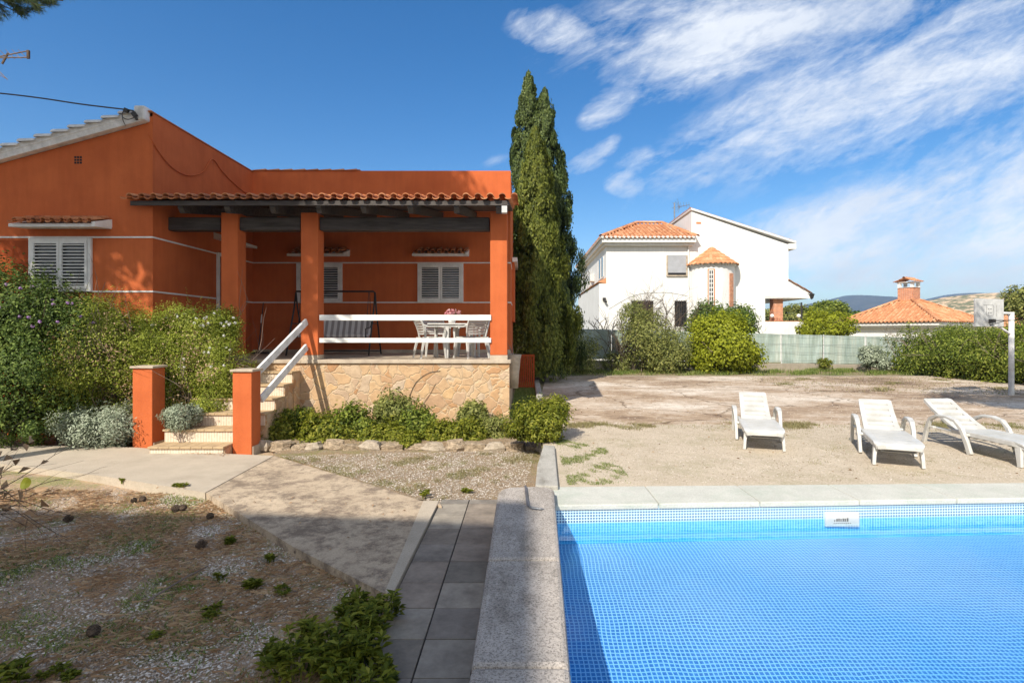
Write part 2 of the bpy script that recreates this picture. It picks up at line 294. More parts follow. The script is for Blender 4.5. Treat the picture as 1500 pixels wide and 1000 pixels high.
# ------------------------------------------------------------------ mesh builder
OFF = {}
class MB:
    def __init__(s): s.v = []; s.f = []
    def add(s, vs, fs):
        o = len(s.v); s.v += [tuple(x) for x in vs]; s.f += [tuple(i+o for i in f) for f in fs]
    def hexa(s, p):      # 8 points, bottom 4 ccw then top 4
        s.add(p, [(3, 2, 1, 0), (4, 5, 6, 7), (0, 1, 5, 4), (1, 2, 6, 5), (2, 3, 7, 6), (3, 0, 4, 7)])
    def box(s, x0, x1, y0, y1, z0, z1):
        s.hexa([(x0, y0, z0), (x1, y0, z0), (x1, y1, z0), (x0, y1, z0), (x0, y0, z1), (x1, y0, z1), (x1, y1, z1), (x0, y1, z1)])
    def obox(s, c, ax, ay, az):
        c, ax, ay, az = map(Vector, (c, ax, ay, az))
        s.hexa([c-ax-ay-az, c+ax-ay-az, c+ax+ay-az, c-ax+ay-az, c-ax-ay+az, c+ax-ay+az, c+ax+ay+az, c-ax+ay+az])
    def bar(s, a, b, w, h, up=(0, 0, 1)):
        a, b = Vector(a), Vector(b); d = (b-a); L = d.length; d.normalize()
        sd = d.cross(Vector(up)); 
        if sd.length < 1e-4: sd = Vector((1, 0, 0))
        sd.normalize(); u = sd.cross(d)
        s.obox((a+b)/2, d*L/2, sd*w/2, u*h/2)
    def prism(s, poly, z0, z1):
        n = len(poly)
        A = sum(poly[i][0]*poly[(i+1) % n][1]-poly[(i+1) % n][0]*poly[i][1] for i in range(n))
        if A < 0: poly = poly[::-1]
        vs = [(p[0], p[1], z0) for p in poly]+[(p[0], p[1], z1) for p in poly]
        s.add(vs, [tuple(range(n))[::-1], tuple(range(n, 2*n))]+[(i, (i+1) % n, n+(i+1) % n, n+i) for i in range(n)])
    def extr(s, poly3, d):         # planar 3d polygon extruded by vector d
        d = Vector(d); P = [Vector(p) for p in poly3]; n = len(P)
        nn = Vector((0, 0, 0))
        for i in range(n): nn += P[i].cross(P[(i+1) % n])
        if nn.dot(d) > 0: P = P[::-1]
        vs = P+[p+d for p in P]
        s.add(vs, [tuple(range(n)), tuple(range(n, 2*n))[::-1]]+[((i+1) % n, i, n+i, n+(i+1) % n) for i in range(n)])
    def tube(s, pts, r, n=8, cap=True):
        pts = [Vector(p) for p in pts]; rs = r if hasattr(r, '__len__') else [r]*len(pts)
        rings = []; prev = None
        for i, p in enumerate(pts):
            d = (pts[min(i+1, len(pts)-1)]-pts[max(i-1, 0)])
            if d.length < 1e-9: d = Vector((0, 0, 1))
            d.normalize()
            if prev is None:
                a = Vector((0, 0, 1)) if abs(d.z) < .9 else Vector((1, 0, 0)); sd = d.cross(a).normalized()
            else:
                sd = (prev-d*prev.dot(d))
                if sd.length < 1e-6: sd = d.cross(Vector((0, 0, 1)))
                sd.normalize()
            prev = sd; u = sd.cross(d)
            rings.append([p+(sd*math.cos(2*math.pi*k/n)+u*math.sin(2*math.pi*k/n))*rs[i] for k in range(n)])
        o = len(s.v)
        for rg in rings: s.v += [tuple(x) for x in rg]
        for i in range(len(rings)-1):
            for k in range(n):
                s.f.append((o+i*n+k, o+(i+1)*n+k, o+(i+1)*n+(k+1) % n, o+i*n+(k+1) % n))
        if cap: s.f.append(tuple(o+k for k in range(n))); s.f.append(tuple(o+(len(rings)-1)*n+k for k in range(n))[::-1])
    def sweep(s, pts, sizes, up=(0, 0, 1)):    # rectangular section
        pts = [Vector(p) for p in pts]; up = Vector(up); o = len(s.v); n = len(pts)
        for i, p in enumerate(pts):
            d = (pts[min(i+1, n-1)]-pts[max(i-1, 0)]).normalized()
            sd = up.cross(d)
            if sd.length < 1e-4: sd = Vector((1, 0, 0))
            sd.normalize(); u = d.cross(sd); w, h = sizes[i] if isinstance(sizes[0], tuple) else sizes
            for a, b in ((-1, -1), (1, -1), (1, 1), (-1, 1)): s.v.append(tuple(p+sd*a*w/2+u*b*h/2))
        for i in range(n-1):
            for k in range(4): s.f.append((o+i*4+k, o+i*4+(k+1) % 4, o+(i+1)*4+(k+1) % 4, o+(i+1)*4+k))
        s.f.append((o+3, o+2, o+1, o)); q = o+(n-1)*4; s.f.append((q, q+1, q+2, q+3))
    def lathe(s, c, prof, n=20, a0=0, a1=2*math.pi):
        o = len(s.v); full = abs(a1-a0-2*math.pi) < 1e-6; m = n if full else n+1
        for r, z in prof:
            for k in range(m):
                a = a0+(a1-a0)*k/n; s.v.append((c[0]+r*math.cos(a), c[1]+r*math.sin(a), c[2]+z))
        for i in range(len(prof)-1):
            for k in range(n):
                k2 = (k+1) % m; s.f.append((o+i*m+k, o+i*m+k2, o+(i+1)*m+k2, o+(i+1)*m+k))

def root_of(o):
    while o.parent: o = o.parent
    return o
def link(o): COL.objects.link(o); return o
def obj(name, mb, m, parent=None, smooth=False, bevel=0, label=None, fix=True):
    me = bpy.data.meshes.new(name)
    if isinstance(mb, MB):
        me.from_pydata(mb.v, [], mb.f)
    else:
        v, f = mb
        me.vertices.add(len(v)); me.vertices.foreach_set('co', np.asarray(v, dtype=np.float32).ravel())
        k = f.shape[1]; me.loops.add(f.size); me.loops.foreach_set('vertex_index', f.astype(np.int32).ravel())
        me.polygons.add(len(f)); me.polygons.foreach_set('loop_start', np.arange(0, f.size, k, dtype=np.int32))
        me.update(calc_edges=True)
    me.materials.append(m if not isinstance(m, str) else M[m])
    o = bpy.data.objects.new(name, me); link(o)
    if parent is not None:
        o.parent = parent; off = OFF.get(root_of(parent).name)
        if off is not None: me.transform(Matrix.Translation(-off))
    if smooth:
        me.polygons.foreach_set('use_smooth', [True]*len(me.polygons))
    if bevel:
        b = o.modifiers.new('bevel', 'BEVEL'); b.width = bevel; b.segments = 2; b.limit_method = 'ANGLE'
    if label: o['label'] = label
    me.update()
    return o
def tag(o, label, cat, group=None, kind=None):
    o['label'] = label; o['category'] = cat
    if group: o['group'] = group
    if kind: o['kind'] = kind
    return o
def thing(name, label, cat, loc=(0, 0, 0), group=None, rz=0):
    o = bpy.data.objects.new(name, None); link(o); o.location = loc; o.rotation_euler = (0, 0, rz)
    o.empty_display_size = .2; OFF[o.name] = Vector(loc)
    return tag(o, label, cat, group)
def struct(name, mb, m, **k):
    o = obj(name, mb, m, **k); o['kind'] = 'structure'; return o
def dup(root, loc, rz=0, label=None):
    r = root.copy(); COL.objects.link(r); r.location = loc; r.rotation_euler = (0, 0, rz)
    if label: r['label'] = label
    for ch in list(root.children):
        c = ch.copy(); COL.objects.link(c); c.parent = r
        for g in list(ch.children):
            d = g.copy(); COL.objects.link(d); d.parent = c
    return r

# ------------------------------------------------------------------ foliage
def unit(rg, n):
    v = rg.normal(size=(n, 3)); return v/np.linalg.norm(v, axis=1, keepdims=True)
def leaves(pos, nrm, axis, L, W, fold=.25):
    n = len(pos); nrm = nrm/np.linalg.norm(nrm, axis=1, keepdims=True)
    ax = axis-nrm*np.sum(axis*nrm, 1, keepdims=True); ax /= np.linalg.norm(ax, axis=1, keepdims=True)+1e-9
    sd = np.cross(nrm, ax); L = L.reshape(-1, 1); W = W.reshape(-1, 1)
    v = np.empty((n, 4, 3)); v[:, 0] = pos-ax*L*.5; v[:, 1] = pos+sd*W*.5+nrm*W*fold; v[:, 2] = pos+ax*L*.5-nrm*L*.12; v[:, 3] = pos-sd*W*.5+nrm*W*fold
    return v.reshape(-1, 3), np.arange(4*n).reshape(n, 4)
def join(parts):
    vs, fs, o = [], [], 0
    for v, f in parts: vs.append(v); fs.append(f+o); o += len(v)
    return np.concatenate(vs), np.concatenate(fs)
def cloud(blobs, n, size, seed, asp=.5, cl=.22, k=40, upb=.35, inner=.25, shell=(.72, 1.03), zmin=None, sv=.5, sprig=.6):
    """leaves gathered in clumps round ellipsoid blobs (cx,cy,cz,rx,ry,rz)"""
    rg = np.random.default_rng(seed); parts = []
    w = np.array([(b[3]*b[4]*b[5])**(2/3) for b in blobs]); w /= w.sum()
    for b, ww in zip(blobs, w):
        nb = max(30, int(n*ww)); c = np.array(b[:3]); r = np.array(b[3:6])
        kk = max(6, int(k*len(blobs)*ww)); d = unit(rg, kk); rad = rg.uniform(shell[0], shell[1], (kk, 1))*(1+.10*np.sin(d[:, :1]*7+seed)*np.cos(d[:, 2:]*6))
        cen = c+d*r*rad; cs = rg.uniform(.6, 1.5, kk)*cl*r.min()
        ci = rg.choice(kk, nb, p=cs/cs.sum())
        off = unit(rg, nb)*(rg.uniform(0, 1, (nb, 1))**.5)*cs[ci][:, None]*1.5
        p = cen[ci]+off
        ni = int(nb*inner); p[:ni] = c+unit(rg, ni)*r*(rg.uniform(0, .9, (ni, 1))**.5)
        out = (p-c)/r; out /= np.linalg.norm(out, axis=1, keepdims=True)+1e-9
        nr = out*.95+unit(rg, nb)*.62+np.array([-.12, -.2, upb+.1])
        L = size*rg.uniform(1-sv, 1+sv, nb)
        if zmin is not None: p[:, 2] = np.maximum(p[:, 2], zmin+rg.uniform(0, .05, nb))
        parts.append(leaves(p, nr, unit(rg, nb)+out*.3, L, L*asp))
        if sprig:
            ns = max(4, int(sprig*kk)); d = unit(rg, ns); d[:, 2] = np.abs(d[:, 2])*.9+.05; d /= np.linalg.norm(d, axis=1, keepdims=True)
            st = c+d*r*.9; dr = d*.7+np.array([0, 0, .45])+unit(rg, ns)*.45; ln = rg.uniform(.12, .42, ns)*min(1.0, r.min()*2)
            kq = 16; tt_ = np.linspace(.1, 1, kq); pp = st[:, None]+dr[:, None]*(ln[:, None]*tt_)[:, :, None]+np.array([0, 0, -.10])*(tt_**2)[None, :, None]
            pp = pp.reshape(-1, 3)+rg.normal(size=(ns*kq, 3))*size*.35; m_ = ns*kq; L = size*rg.uniform(.5, 1.0, m_)
            if zmin is not None: pp[:, 2] = np.maximum(pp[:, 2], zmin+.02)
            parts.append(leaves(pp, unit(rg, m_)+np.array([0, 0, .4]), unit(rg, m_), L, L*asp))
    return join(parts)
def B(px, py, Y, rx, ry, d=None):
    p = at(px, py, Y); s = Y/F; return (p.x, p.y, p.z, rx*s, d if d is not None else rx*s*.8, ry*s)
def twigs(mb, p, d, L, r, depth, rg, spread=.6, n=3, droop=0):
    pts = [p]; q = p.copy(); dd = d.copy(); st = 4
    for i in range(st):
        dd = (dd+Vector((rg.gauss(0, .12), rg.gauss(0, .12), rg.gauss(0, .10)-droop))).normalized(); q = q+dd*L/st; pts.append(q)
    mb.tube(pts, [r*(1-.55*i/st) for i in range(st+1)], 5 if r > .02 else 3, False)
    if depth > 0:
        for i in range(n):
            a = pts[rg.randint(1, st)]
            nd = (dd+Vector((rg.gauss(0, spread), rg.gauss(0, spread), rg.gauss(.1, spread)))).normalized()
            twigs(mb, a, nd, L*rg.uniform(.5, .8), r*.55, depth-1, rg, spread, n, droop)
def shrub(name, label, cat, blobs, n, size, mat, seed, z0, group=None, stems=5, stemr=.015, flowers=None, part='foliage', **kw):
    xs = [b[0] for b in blobs]; ys = [b[1] for b in blobs]
    cx = sum(xs)/len(xs); cy = sum(ys)/len(ys)
    t = thing(name, label, cat, (cx, cy, z0), group)
    obj(part, cloud(blobs, n, size, seed, zmin=z0, **kw), mat, t)
    if stems:
        mb = MB(); rg = random.Random(seed)
        for i in range(stems):
            b = blobs[i % len(blobs)]; base = Vector((b[0]+rg.uniform(-.3, .3)*b[3], b[1]+rg.uniform(-.3, .3)*b[4], z0-.03))
            tip = Vector((b[0]+rg.uniform(-.6, .6)*b[3], b[1]+rg.uniform(-.6, .6)*b[4], b[2]+.05*b[5]))
            d = tip-base
            twigs(mb, base, d.normalized(), d.length*.75, stemr, 2, rg, .4, 3)
        obj('stem', mb, 'twig', t)
    if flowers:
        nf, fs, fm, fb = flowers
        rg = np.random.default_rng(seed+9)
        for i in range(nf):
            b = fb[i % len(fb)]; d = unit(rg, 1)[0]; d[1] = -abs(d[1]); d[2] = abs(d[2])*.8-.1
            c = np.array(b[:3])+d*np.array(b[3:6])*1.03
            m = 9; u = unit(rg, m); obj('blossom', leaves(c+u*fs*.45, u, unit(rg, m), np.full(m, fs*.8), np.full(m, fs*.6)), fm, t)
    return t

# ------------------------------------------------------------------ tiles
def tile_face(mb, o, u, v, poly, pitch=.224, row=.36, amp=.045, thick=.018, res=8, lift=.025):
    """wavy overlapping tile courses; o origin, u along eave, v up the slope; poly in (u,v) metres or (w,l)"""
    o, u, v = Vector(o), Vector(u).normalized(), Vector(v).normalized(); nn = u.cross(v).normalized()
    if nn.z < 0: nn = -nn
    if len(poly) == 2 and not hasattr(poly[0], '__len__'): poly = [(0, 0), (poly[0], 0), (poly[0], poly[1]), (0, poly[1])]
    U = max(p[0] for p in poly); U0 = min(p[0] for p in poly); V = max(p[1] for p in poly)
    def inside(a, b):
        c = False; j = len(poly)-1
        for i in range(len(poly)):
            xi, yi = poly[i]; xj, yj = poly[j]
            if (yi > b) != (yj > b) and a < (xj-xi)*(b-yi)/(yj-yi)+xi: c = not c
            j = i
        return c
    nr = int(math.ceil(V/row-1e-6)); nc = int(math.ceil((U-U0)/pitch-1e-6))
    for r in range(nr):
        v0 = r*row-.02; v1 = (r+1)*row+.03
        for c in range(nc):
            if not inside(min(max(U0+(c+.5)*pitch, U0+.01), U-.01), min((r+.5)*row, V-.01)): continue
            j1, j2 = rnd.uniform(-.006, .006), rnd.uniform(-.01, .01)
            for kind in (0, 1):          # pan and cover
                w = pitch*.5
                ca = U0+(c+(.5 if kind else 0.0))*pitch
                pts = []
                for e, (vv, lf) in enumerate(((v0+j2, lift), (min(v1, V+.03), 0.0))):
                    for k in range(res+1):
                        a = math.pi*k/res; x = -math.cos(a)*w*(.56 if kind else .56); z = math.sin(a)*amp*(1.0 if kind else -.6)
                        p = o+u*(ca+x+j1)+v*vv+nn*(z+lf+(.012 if kind else 0)+(amp*.2))
                        pts.append(p)
                        if e == 0: pass
                n1 = res+1
                low = [p-nn*thick for p in pts[:n1]]
                vs = pts+low
                fs = [(k, k+1, n1+k+1, n1+k) for k in range(res)]+[(2*n1+k, 2*n1+k+1, k+1, k) for k in range(res)]
                mb.add(vs, fs)
def ridge(mb, a, b, r=.11, step=.38):
    a, b = Vector(a), Vector(b); L = (b-a).length; d = (b-a).normalized(); n = max(1, int(L/step))
    sd = d.cross(Vector((0, 0, 1))).normalized(); up = sd.cross(d)
    for i in range(n):
        p, q = a+d*L*i/n, a+d*(L*(i+1)/n+.05)
        vs = []
        for e, (c, rr) in enumerate(((p, r*1.08), (q, r*.95))):
            for k in range(9):
                an = math.pi*k/8; vs.append(c+sd*math.cos(an)*rr+up*math.sin(an)*rr)
        mb.add(vs, [(k+1, k, 9+k, 10+k) for k in range(8)])

exec_parts = []
# ================================================================== SETTING
DK = .30            # level of pool deck and court
PX0, PX1, PY0, PY1 = .29, 8.6, -3.0, 5.33
def rects(mb, xs, ys, z, holes):
    for i in range(len(xs)-1):
        for j in range(len(ys)-1):
            cx, cy = (xs[i]+xs[i+1])/2, (ys[j]+ys[j+1])/2
            if any(h[0] < cx < h[1] and h[2] < cy < h[3] for h in holes): continue
            mb.add([(xs[i], ys[j], z), (xs[i+1], ys[j], z), (xs[i+1], ys[j+1], z), (xs[i], ys[j+1], z)], [(0, 1, 2, 3)])
g = MB(); rects(g, [-3800, -18, .28, 9.2, 3800], [-500, -14, -3.6, 5.95, 10.9, 5000], DK-.02, [(-18, .28, -14, 10.9), (.28, 9.2, -3.6, 5.95)])
struct('ground', g, 'far_ground')
g = MB(); n = 60
# lower garden: gently uneven sheet
def gz(x, y): return .018*math.sin(x*1.3+y*.7)+.014*math.sin(y*2.1-x*.8)-.012
X0, X1, Y0, Y1 = -18.2, .25, -14.2, 11.0
nx, ny = 110, 150
for j in range(ny+1):
    for i in range(nx+1):
        x = X0+(X1-X0)*i/nx; y = Y0+(Y1-Y0)*j/ny; g.v.append((x, y, gz(x, y)))
for j in range(ny):
    for i in range(nx): a = j*(nx+1)+i; g.f.append((a, a+1, a+nx+2, a+nx+1))
struct('garden_ground', g, 'garden', smooth=True)
def patch(name, pts, z, m, z0=None):
    g = MB(); g.prism([(p[0], p[1]) for p in pts], z0 if z0 is not None else z-.02, z); return struct(name, g, m)
# dry sunlit gravel triangle between path, planter and pool
patch('gravel_bed', [(-1.1, 6.25), gp(400, 664, .045), (-4.0, 9.4), (.27, 9.4), (.27, 6.25)], .045, 'dry_garden', -.05)
# concrete walk (pale left, lichened right)
PZ = .085
pj = [gp(302, 721, PZ), gp(402, 667, PZ)]
patch('path', [gp(-160, 640, PZ), gp(20, 648, PZ), gp(60, 652, PZ), gp(200, 655, PZ), gp(300, 663, PZ), pj[1]+Vector((-.012, 0, 0)), pj[0]+Vector((-.012, 0, 0)), gp(150, 697, PZ), gp(20, 681, PZ), gp(-160, 662, PZ)], PZ, 'path', -.1)
patch('path', [pj[0], pj[1], gp(520, 702, PZ), gp(612, 731, PZ), gp(647, 740, PZ), (-.955, 6.2), (-.955, 4.0), gp(583, 873, PZ), gp(560, 866, PZ), gp(430, 800, PZ)], PZ-.004, 'path_old', -.1)
patch('path', [(-1.13, 6.2), (-.953, 6.2), (-.953, 3.95), (-1.02, 4.05)], PZ+.002, 'path', -.1)
# slate tiles beside the pool wall
g = MB(); g.box(-.95, -.2, -2.0, 6.36, -.05, .045); struct('path', g, 'grout')
g = MB(); gap = .004
y = 6.34; Ltile = .389; rows = 0
while y > -2:
    y0 = y-(.16 if rows == 0 else Ltile)
    for x0, x1 in ((-.945, -.622), (-.618, -.295), (-.291, -.1)):
        g.box(x0+gap, x1-gap, y0+gap, y-gap, .03, .056+rnd.uniform(0, .003))
    y = y0; rows += 1
struct('tiled_path', g, 'slate')
# court and deck
patch('pool_deck', [(.3, 5.97), (9.4, 6.24), (16, 6.3), (18, 10.0), (.3, 10.0)], DK+.004, 'deck', DK-.12)
patch('court', [(.42, 10.0), (18, 10.0), (20, 15), (15.6, 20.9), (.9, 20.9), (.5, 15)], DK, 'court', DK-.12)
g = MB(); g.bar((.9, 20.85, DK+.0), (15.7, 20.85, DK+.0), .14, .05); 
struct('kerb', g, 'path_edge')
# ================================================================== POOL
pool = thing('swimming_pool', 'blue mosaic swimming pool with pale stone rim in front of the loungers', 'swimming pool', (4.4, 1.2, DK))
WZ = .138; PF = -.06
def pin(y): return .13+.0316*y+.002      # left inner edge
g = MB()
yb0, yb1 = -3.0, PY1
def wall(mb, a, b, z0, z1): mb.add([(a[0], a[1], z0), (b[0], b[1], z0), (b[0], b[1], z1), (a[0], a[1], z1)], [(0, 1, 2, 3)])
A_, B_, C_, D_ = (pin(yb0), yb0), (pin(5.34), 5.34), (PX1, 5.34+.05*PX1), (PX1, yb0)
loop = [A_, B_, C_, D_]
for i in range(3, -1, -1): pass
gw_, gb, gu = MB(), MB(), MB()
for i in range(4):
    a, b = loop[i], loop[(i+1) % 4]
    wall(gb, a, b, WZ-.012, DK-.012); wall(gu, a, b, -.75, WZ-.012)
fy_ = [(5.8, PF), (4.9, -.09), (4.2, -.17), (3.4, -.30), (2.4, -.42), (1.2, -.52), (-3.01, -.60)]
for y_, z_ in fy_: gw_.v += [(-.1, y_, z_), (PX1+.1, y_, z_)]
for q in range(len(fy_)-1): gw_.f.append((2*q, 2*q+2, 2*q+3, 2*q+1))
obj('underwater_wall', gu, 'mosaic_wall', pool)
obj('basin', gw_, 'mosaic', pool, smooth=True); obj('waterline_band', gb, 'mosaic_band', pool)
g = MB()
xs = [PX0+.03+i*1.02 for i in range(10)]
for i in range(9):
    x0, x1 = (xs[i] if i else .31)+.003, xs[i+1]-.003
    f_ = lambda x: 5.31+.05*x; b_ = lambda x: 5.955+.03*x
    g.prism([(x0, f_(x0)), (x1, f_(x1)), (x1, b_(x1)), (x0, b_(x0))], DK-.045, DK+.012)
obj('coping', g, 'coping', pool, bevel=.012)
g = MB(); g.prism([(.30, 5.375), (9.3, 5.825), (9.3, 6.2), (.33, 5.97)], -.3, DK-.046); g.box(PX1+.001, 9.2, -3.5, 5.8, -.4, DK-.02); obj('surround', g, 'path_edge', pool)
# raised granite wall on the left side of the pool
g = MB(); CZ = .40
ys = [-2.4, -.9, .4, 1.55, 2.62, 3.85, 5.66]
for i in range(6):
    y0, y1 = ys[i]+.003, ys[i+1]-.003
    pl = [(-.25, y0), (pin(y0)+.012, y0), (pin(y1)+.012, y1), (-.25, y1)]
    if i == 5: pl = [(-.25, y0), (pin(y0)+.012, y0), (pin(y1-.10)+.012, y1-.10), (pin(y1)-.05, y1-.01), (.12, y1+.02), (-.12, y1), (-.2, y1-.06), (-.25, y1-.2)]
    g.prism(pl, CZ-.10, CZ)
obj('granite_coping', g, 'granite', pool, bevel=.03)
g = MB(); g.prism([(-.225, -2.4), (pin(-2.4)-.002, -2.4), (pin(5.55)-.002, 5.55), (-.225, 5.55)], -.32, CZ-.101); obj('side_wall', g, 'path_edge', pool)
# skimmer with lid marks
sk = MB(); yk = 5.34+.05*3.1; p0 = at(1209, 750, yk-.03); p1 = at(1259, 771, yk-.03)
sk.box(p0.x, p1.x, yk-.035, yk-.002, p1.z, p0.z)
so = obj('skimmer_plate', sk, 'plastic', pool, bevel=.006)
ms = MB()
for i, (w_, h_) in enumerate([(.008, .016), (.014, .026), (.012, .030), (.010, .026), (.014, .030), (.012, .028), (.015, .032)]):
    x = p0.x+.085+i*.021; ms.box(x, x+w_, yk-.039, yk-.0355, p1.z+.055, p1.z+.055+h_)
for i in range(9): x = p0.x+.08+i*.02; ms.box(x, x+.011, yk-.039, yk-.0355, p1.z+.035, p1.z+.041)
obj('lettering', ms, 'dark', so)
# steel strap lying on the wall
st = MB()
st.sweep([(.03, 5.63, CZ-.01), (.025, 5.6, CZ+.022), (.035, 5.2, CZ+.024), (.045, 4.97, CZ+.022), (.08, 4.92, CZ+.02), (.16, 4.90, CZ+.015), (.185, 4.93, CZ-.0)], (.022, .012))
ob = obj('steel_strap', st, 'metal', bevel=.002); tag(ob, 'bent grey steel strap lying in the end of the granite pool wall', 'bracket')
st = MB(); st.box(-.005, .012, 4.95, 5.6, CZ+.001, CZ+.005); 
# kerb slab going on beyond the pool wall
k = MB(); k.prism([gp(784, 711, .36), gp(818, 711, .36), gp(815, 680, .36), (.46, 7.9), (.30, 7.95), gp(787, 680, .36)], -.1, .36)
o = obj('kerb_slab', k, 'granite_lit', bevel=.015); tag(o, 'long pale granite kerb slab between pool wall and flower bed', 'kerb')
k = MB()
for i in range(9):
    y0 = 8.6+i*1.35; x = .30+.012*i
    k.box(x, x+.16, y0, y0+1.33, DK-.1, DK+.09)
o = obj('kerb_stones', k, 'granite_lit', bevel=.02); o['kind'] = 'structure'; 
# water
w = MB(); q_ = .004
for z_ in (0, 1):
    for (px_, py_), (ox_, oy_) in zip(loop, ((q_, q_), (q_, -q_), (-q_, -q_), (-q_, q_))): w.v.append((px_+ox_, py_+oy_, WZ if z_ else -.9))
w.f = [(3, 2, 1, 0)[::-1] if False else (0, 1, 2, 3), (7, 6, 5, 4), (1, 0, 4, 5), (2, 1, 5, 6), (3, 2, 6, 7), (0, 3, 7, 4)]
struct('water', w, 'water')
# ================================================================== ORANGE HOUSE
XR = -7.05; YF = 10.4; YB = 14.25; YP = 10.8; XE = -.32; ZT = H+4.2; FL = 1.45
house = thing('orange_house', 'orange rendered house with raised porch, dark beams and white line trim', 'house', (-6, 12, 0))
ZL = ZT
def fz(x): return H+4.0+(x-XR)*(.8/2.9)            # sloping wall top left of the ridge
g = MB()
# front gable wall (polygon) with thickness
g.extr([(-20, YF, -.2), (XR, YF, -.2), (XR, YF, ZT-.03), (XR-.10, YF, ZT-.06), (XR-.12, YF, fz(XR-.12)), (-20, YF, fz(-20))], (0, .3, 0))
obj('front_wall', g, 'orange', house)
g = MB(); g.box(XR-.25, XR-.002, YF+.301, YB+6, -.2, ZT-.035); 
g.box(XR-.249, XR-.003, YF-.0, YF+.3, ZT-.1, ZT-.036)
obj('side_wall', g, 'orange', house)
g = MB(); g.box(XR-.002, XE, YB, YB+.3, -.2, ZT); g.box(XE-.28, XE-.001, YB+.301, YB+3.7, -.2, ZT-.002)
obj('back_wall', g, 'orange', house)
g = MB(); g.box(XE-.6, XE+.075, YB+1.4, YB+3.4, H+.3, H+2.0)
obj('bay_wall', g, 'orange', house)
g = MB(); g.box(XE+.02, XE+.16, YB+1.3, YB+3.5, H+2.0, H+2.12); obj('bay_ledge', g, 'white', house)
# main roof, left side of ridge + thin flat roof
g = MB(); sl = Vector((1, 0, .8/2.9)).normalized()
g.extr([(-20, YF-.12, fz(-20)+.01), (XR-.06, YF-.12, fz(XR-.06)+.01), (XR-.06, YF-.12, fz(XR-.06)+.17), (-20, YF-.12, fz(-20)+.17)], (0, 9, 0))
g.extr([(-20, YF-.13, fz(-20)+.12), (XR-.2, YF-.13, fz(XR-.2)+.12), (XR-.2, YF-.13, fz(XR-.2)+.235), (-20, YF-.13, fz(-20)+.235)], (0, .12, 0))
obj('roof_slab', g, 'white_worn', house, bevel=.01)
g = MB(); i = 0
x = XR-.22
while x > -13:                                      # white painted verge tiles, stepping
    x2 = x-.315
    a = Vector((x, YF-.16, fz(x)+.165)); b = Vector((x2, YF-.16, fz(x2)+.23))
    vs = []
    for p, rr in ((a, .085), (b, .1)):
        for kk in range(7):
            an = math.pi*kk/6; vs.append(p+Vector((0, .1-math.cos(an)*rr*1.3, math.sin(an)*rr*.9)))
    g.add(vs, [(q, q+1, 8+q, 7+q) for q in range(6)]+[(13, 12, 11, 10, 9, 8, 7)])
    x = x2+.0
obj('verge_tiles', g, 'white_worn', house)
g = MB(); g.box(XR-.27, XR-.055, YF-.15, YF+.12, fz(XR)-.02, ZT+.06); obj('ridge_end_block', g, 'white_worn', house, bevel=.04)
g = MB(); tile_face(g, (-14, YF+.1, fz(-14)+.12), (0, 1, 0), sl, (7, 6.6))
obj('roof_tiles', g, 'tile', house)
g = MB(); g.box(XR-.26, XR+.02, YF-.06, YB+.3, ZT-.034, ZT-.008); obj('wall_capping', g, 'tile', house, bevel=.008)
g = MB(); g.box(XR+.01, XE-.3, YB+.31, YB+3.6, ZT-.35, ZT-.3); obj('flat_roof', g, 'path', house)
g = MB()
for i in range(8): 
    a = at(370+i*19, 248, YB); g.extr([(a.x, YB-.03, ZT+.002), (a.x+.36, YB-.03, ZT+.005), (a.x+.36, YB-.03, ZT+.045), (a.x, YB-.03, ZT+.012)], (0, .34, 0))
g.box(-4.45, -4.25, YB-.012, YB+.31, ZT+.001, ZT+.03)
obj('parapet_tiles', g, 'tile', house)
# trim lines
g = MB(); zu, zl = H+1.785, H+.752; tw = .03
for z in (zu, zl):
    g.box(-20, XR+.001, YF-.012, YF+.002, z, z+tw)
    g.box(XR-.001, XR+.012, YF-.011, YB, z, z+tw)
    g.box(XR+.012, XE, YB-.012, YB+.002, z, z+tw)
    g.box(XE-.001, XE+.012, YB-.011, YB+3.6, z, z+tw)
obj('trim_line', g, 'white', house)
# cable on the side wall
def wallcable(pts, r=.011):
    P = [];
    for px, py in pts: Y = (XR+.02)*F/(px-VX); P.append(at(px, py, Y))
    return P
def smoothp(P, n=6):
    out = []
    for i in range(len(P)-1):
        p0, p1, p2, p3 = P[max(i-1, 0)], P[i], P[i+1], P[min(i+2, len(P)-1)]
        for k in range(n):
            t = k/n; out.append(.5*((2*p1)+(-p0+p2)*t+(2*p0-5*p1+4*p2-p3)*t*t+(-p0+3*p1-3*p2+p3)*t**3))
    out.append(P[-1]); return out
g = MB(); g.tube(smoothp(wallcable([(217, 195), (228, 215), (245, 238), (262, 252), (280, 257), (298, 251), (311, 233), (325, 250), (340, 266), (358, 281), (368, 284)])), .012, 6)
obj('cable', g, 'orange', house, smooth=True)
# vent grille
g = MB(); a = at(109, 228, YF); b = at(121, 240, YF)
for i in range(3):
    for j in range(3):
        x = a.x+i*.052; z = b.z+j*.052; g.box(x, x+.038, YF-.004, YF+.0, z, z+.038)
obj('vent', g, 'dark', house)
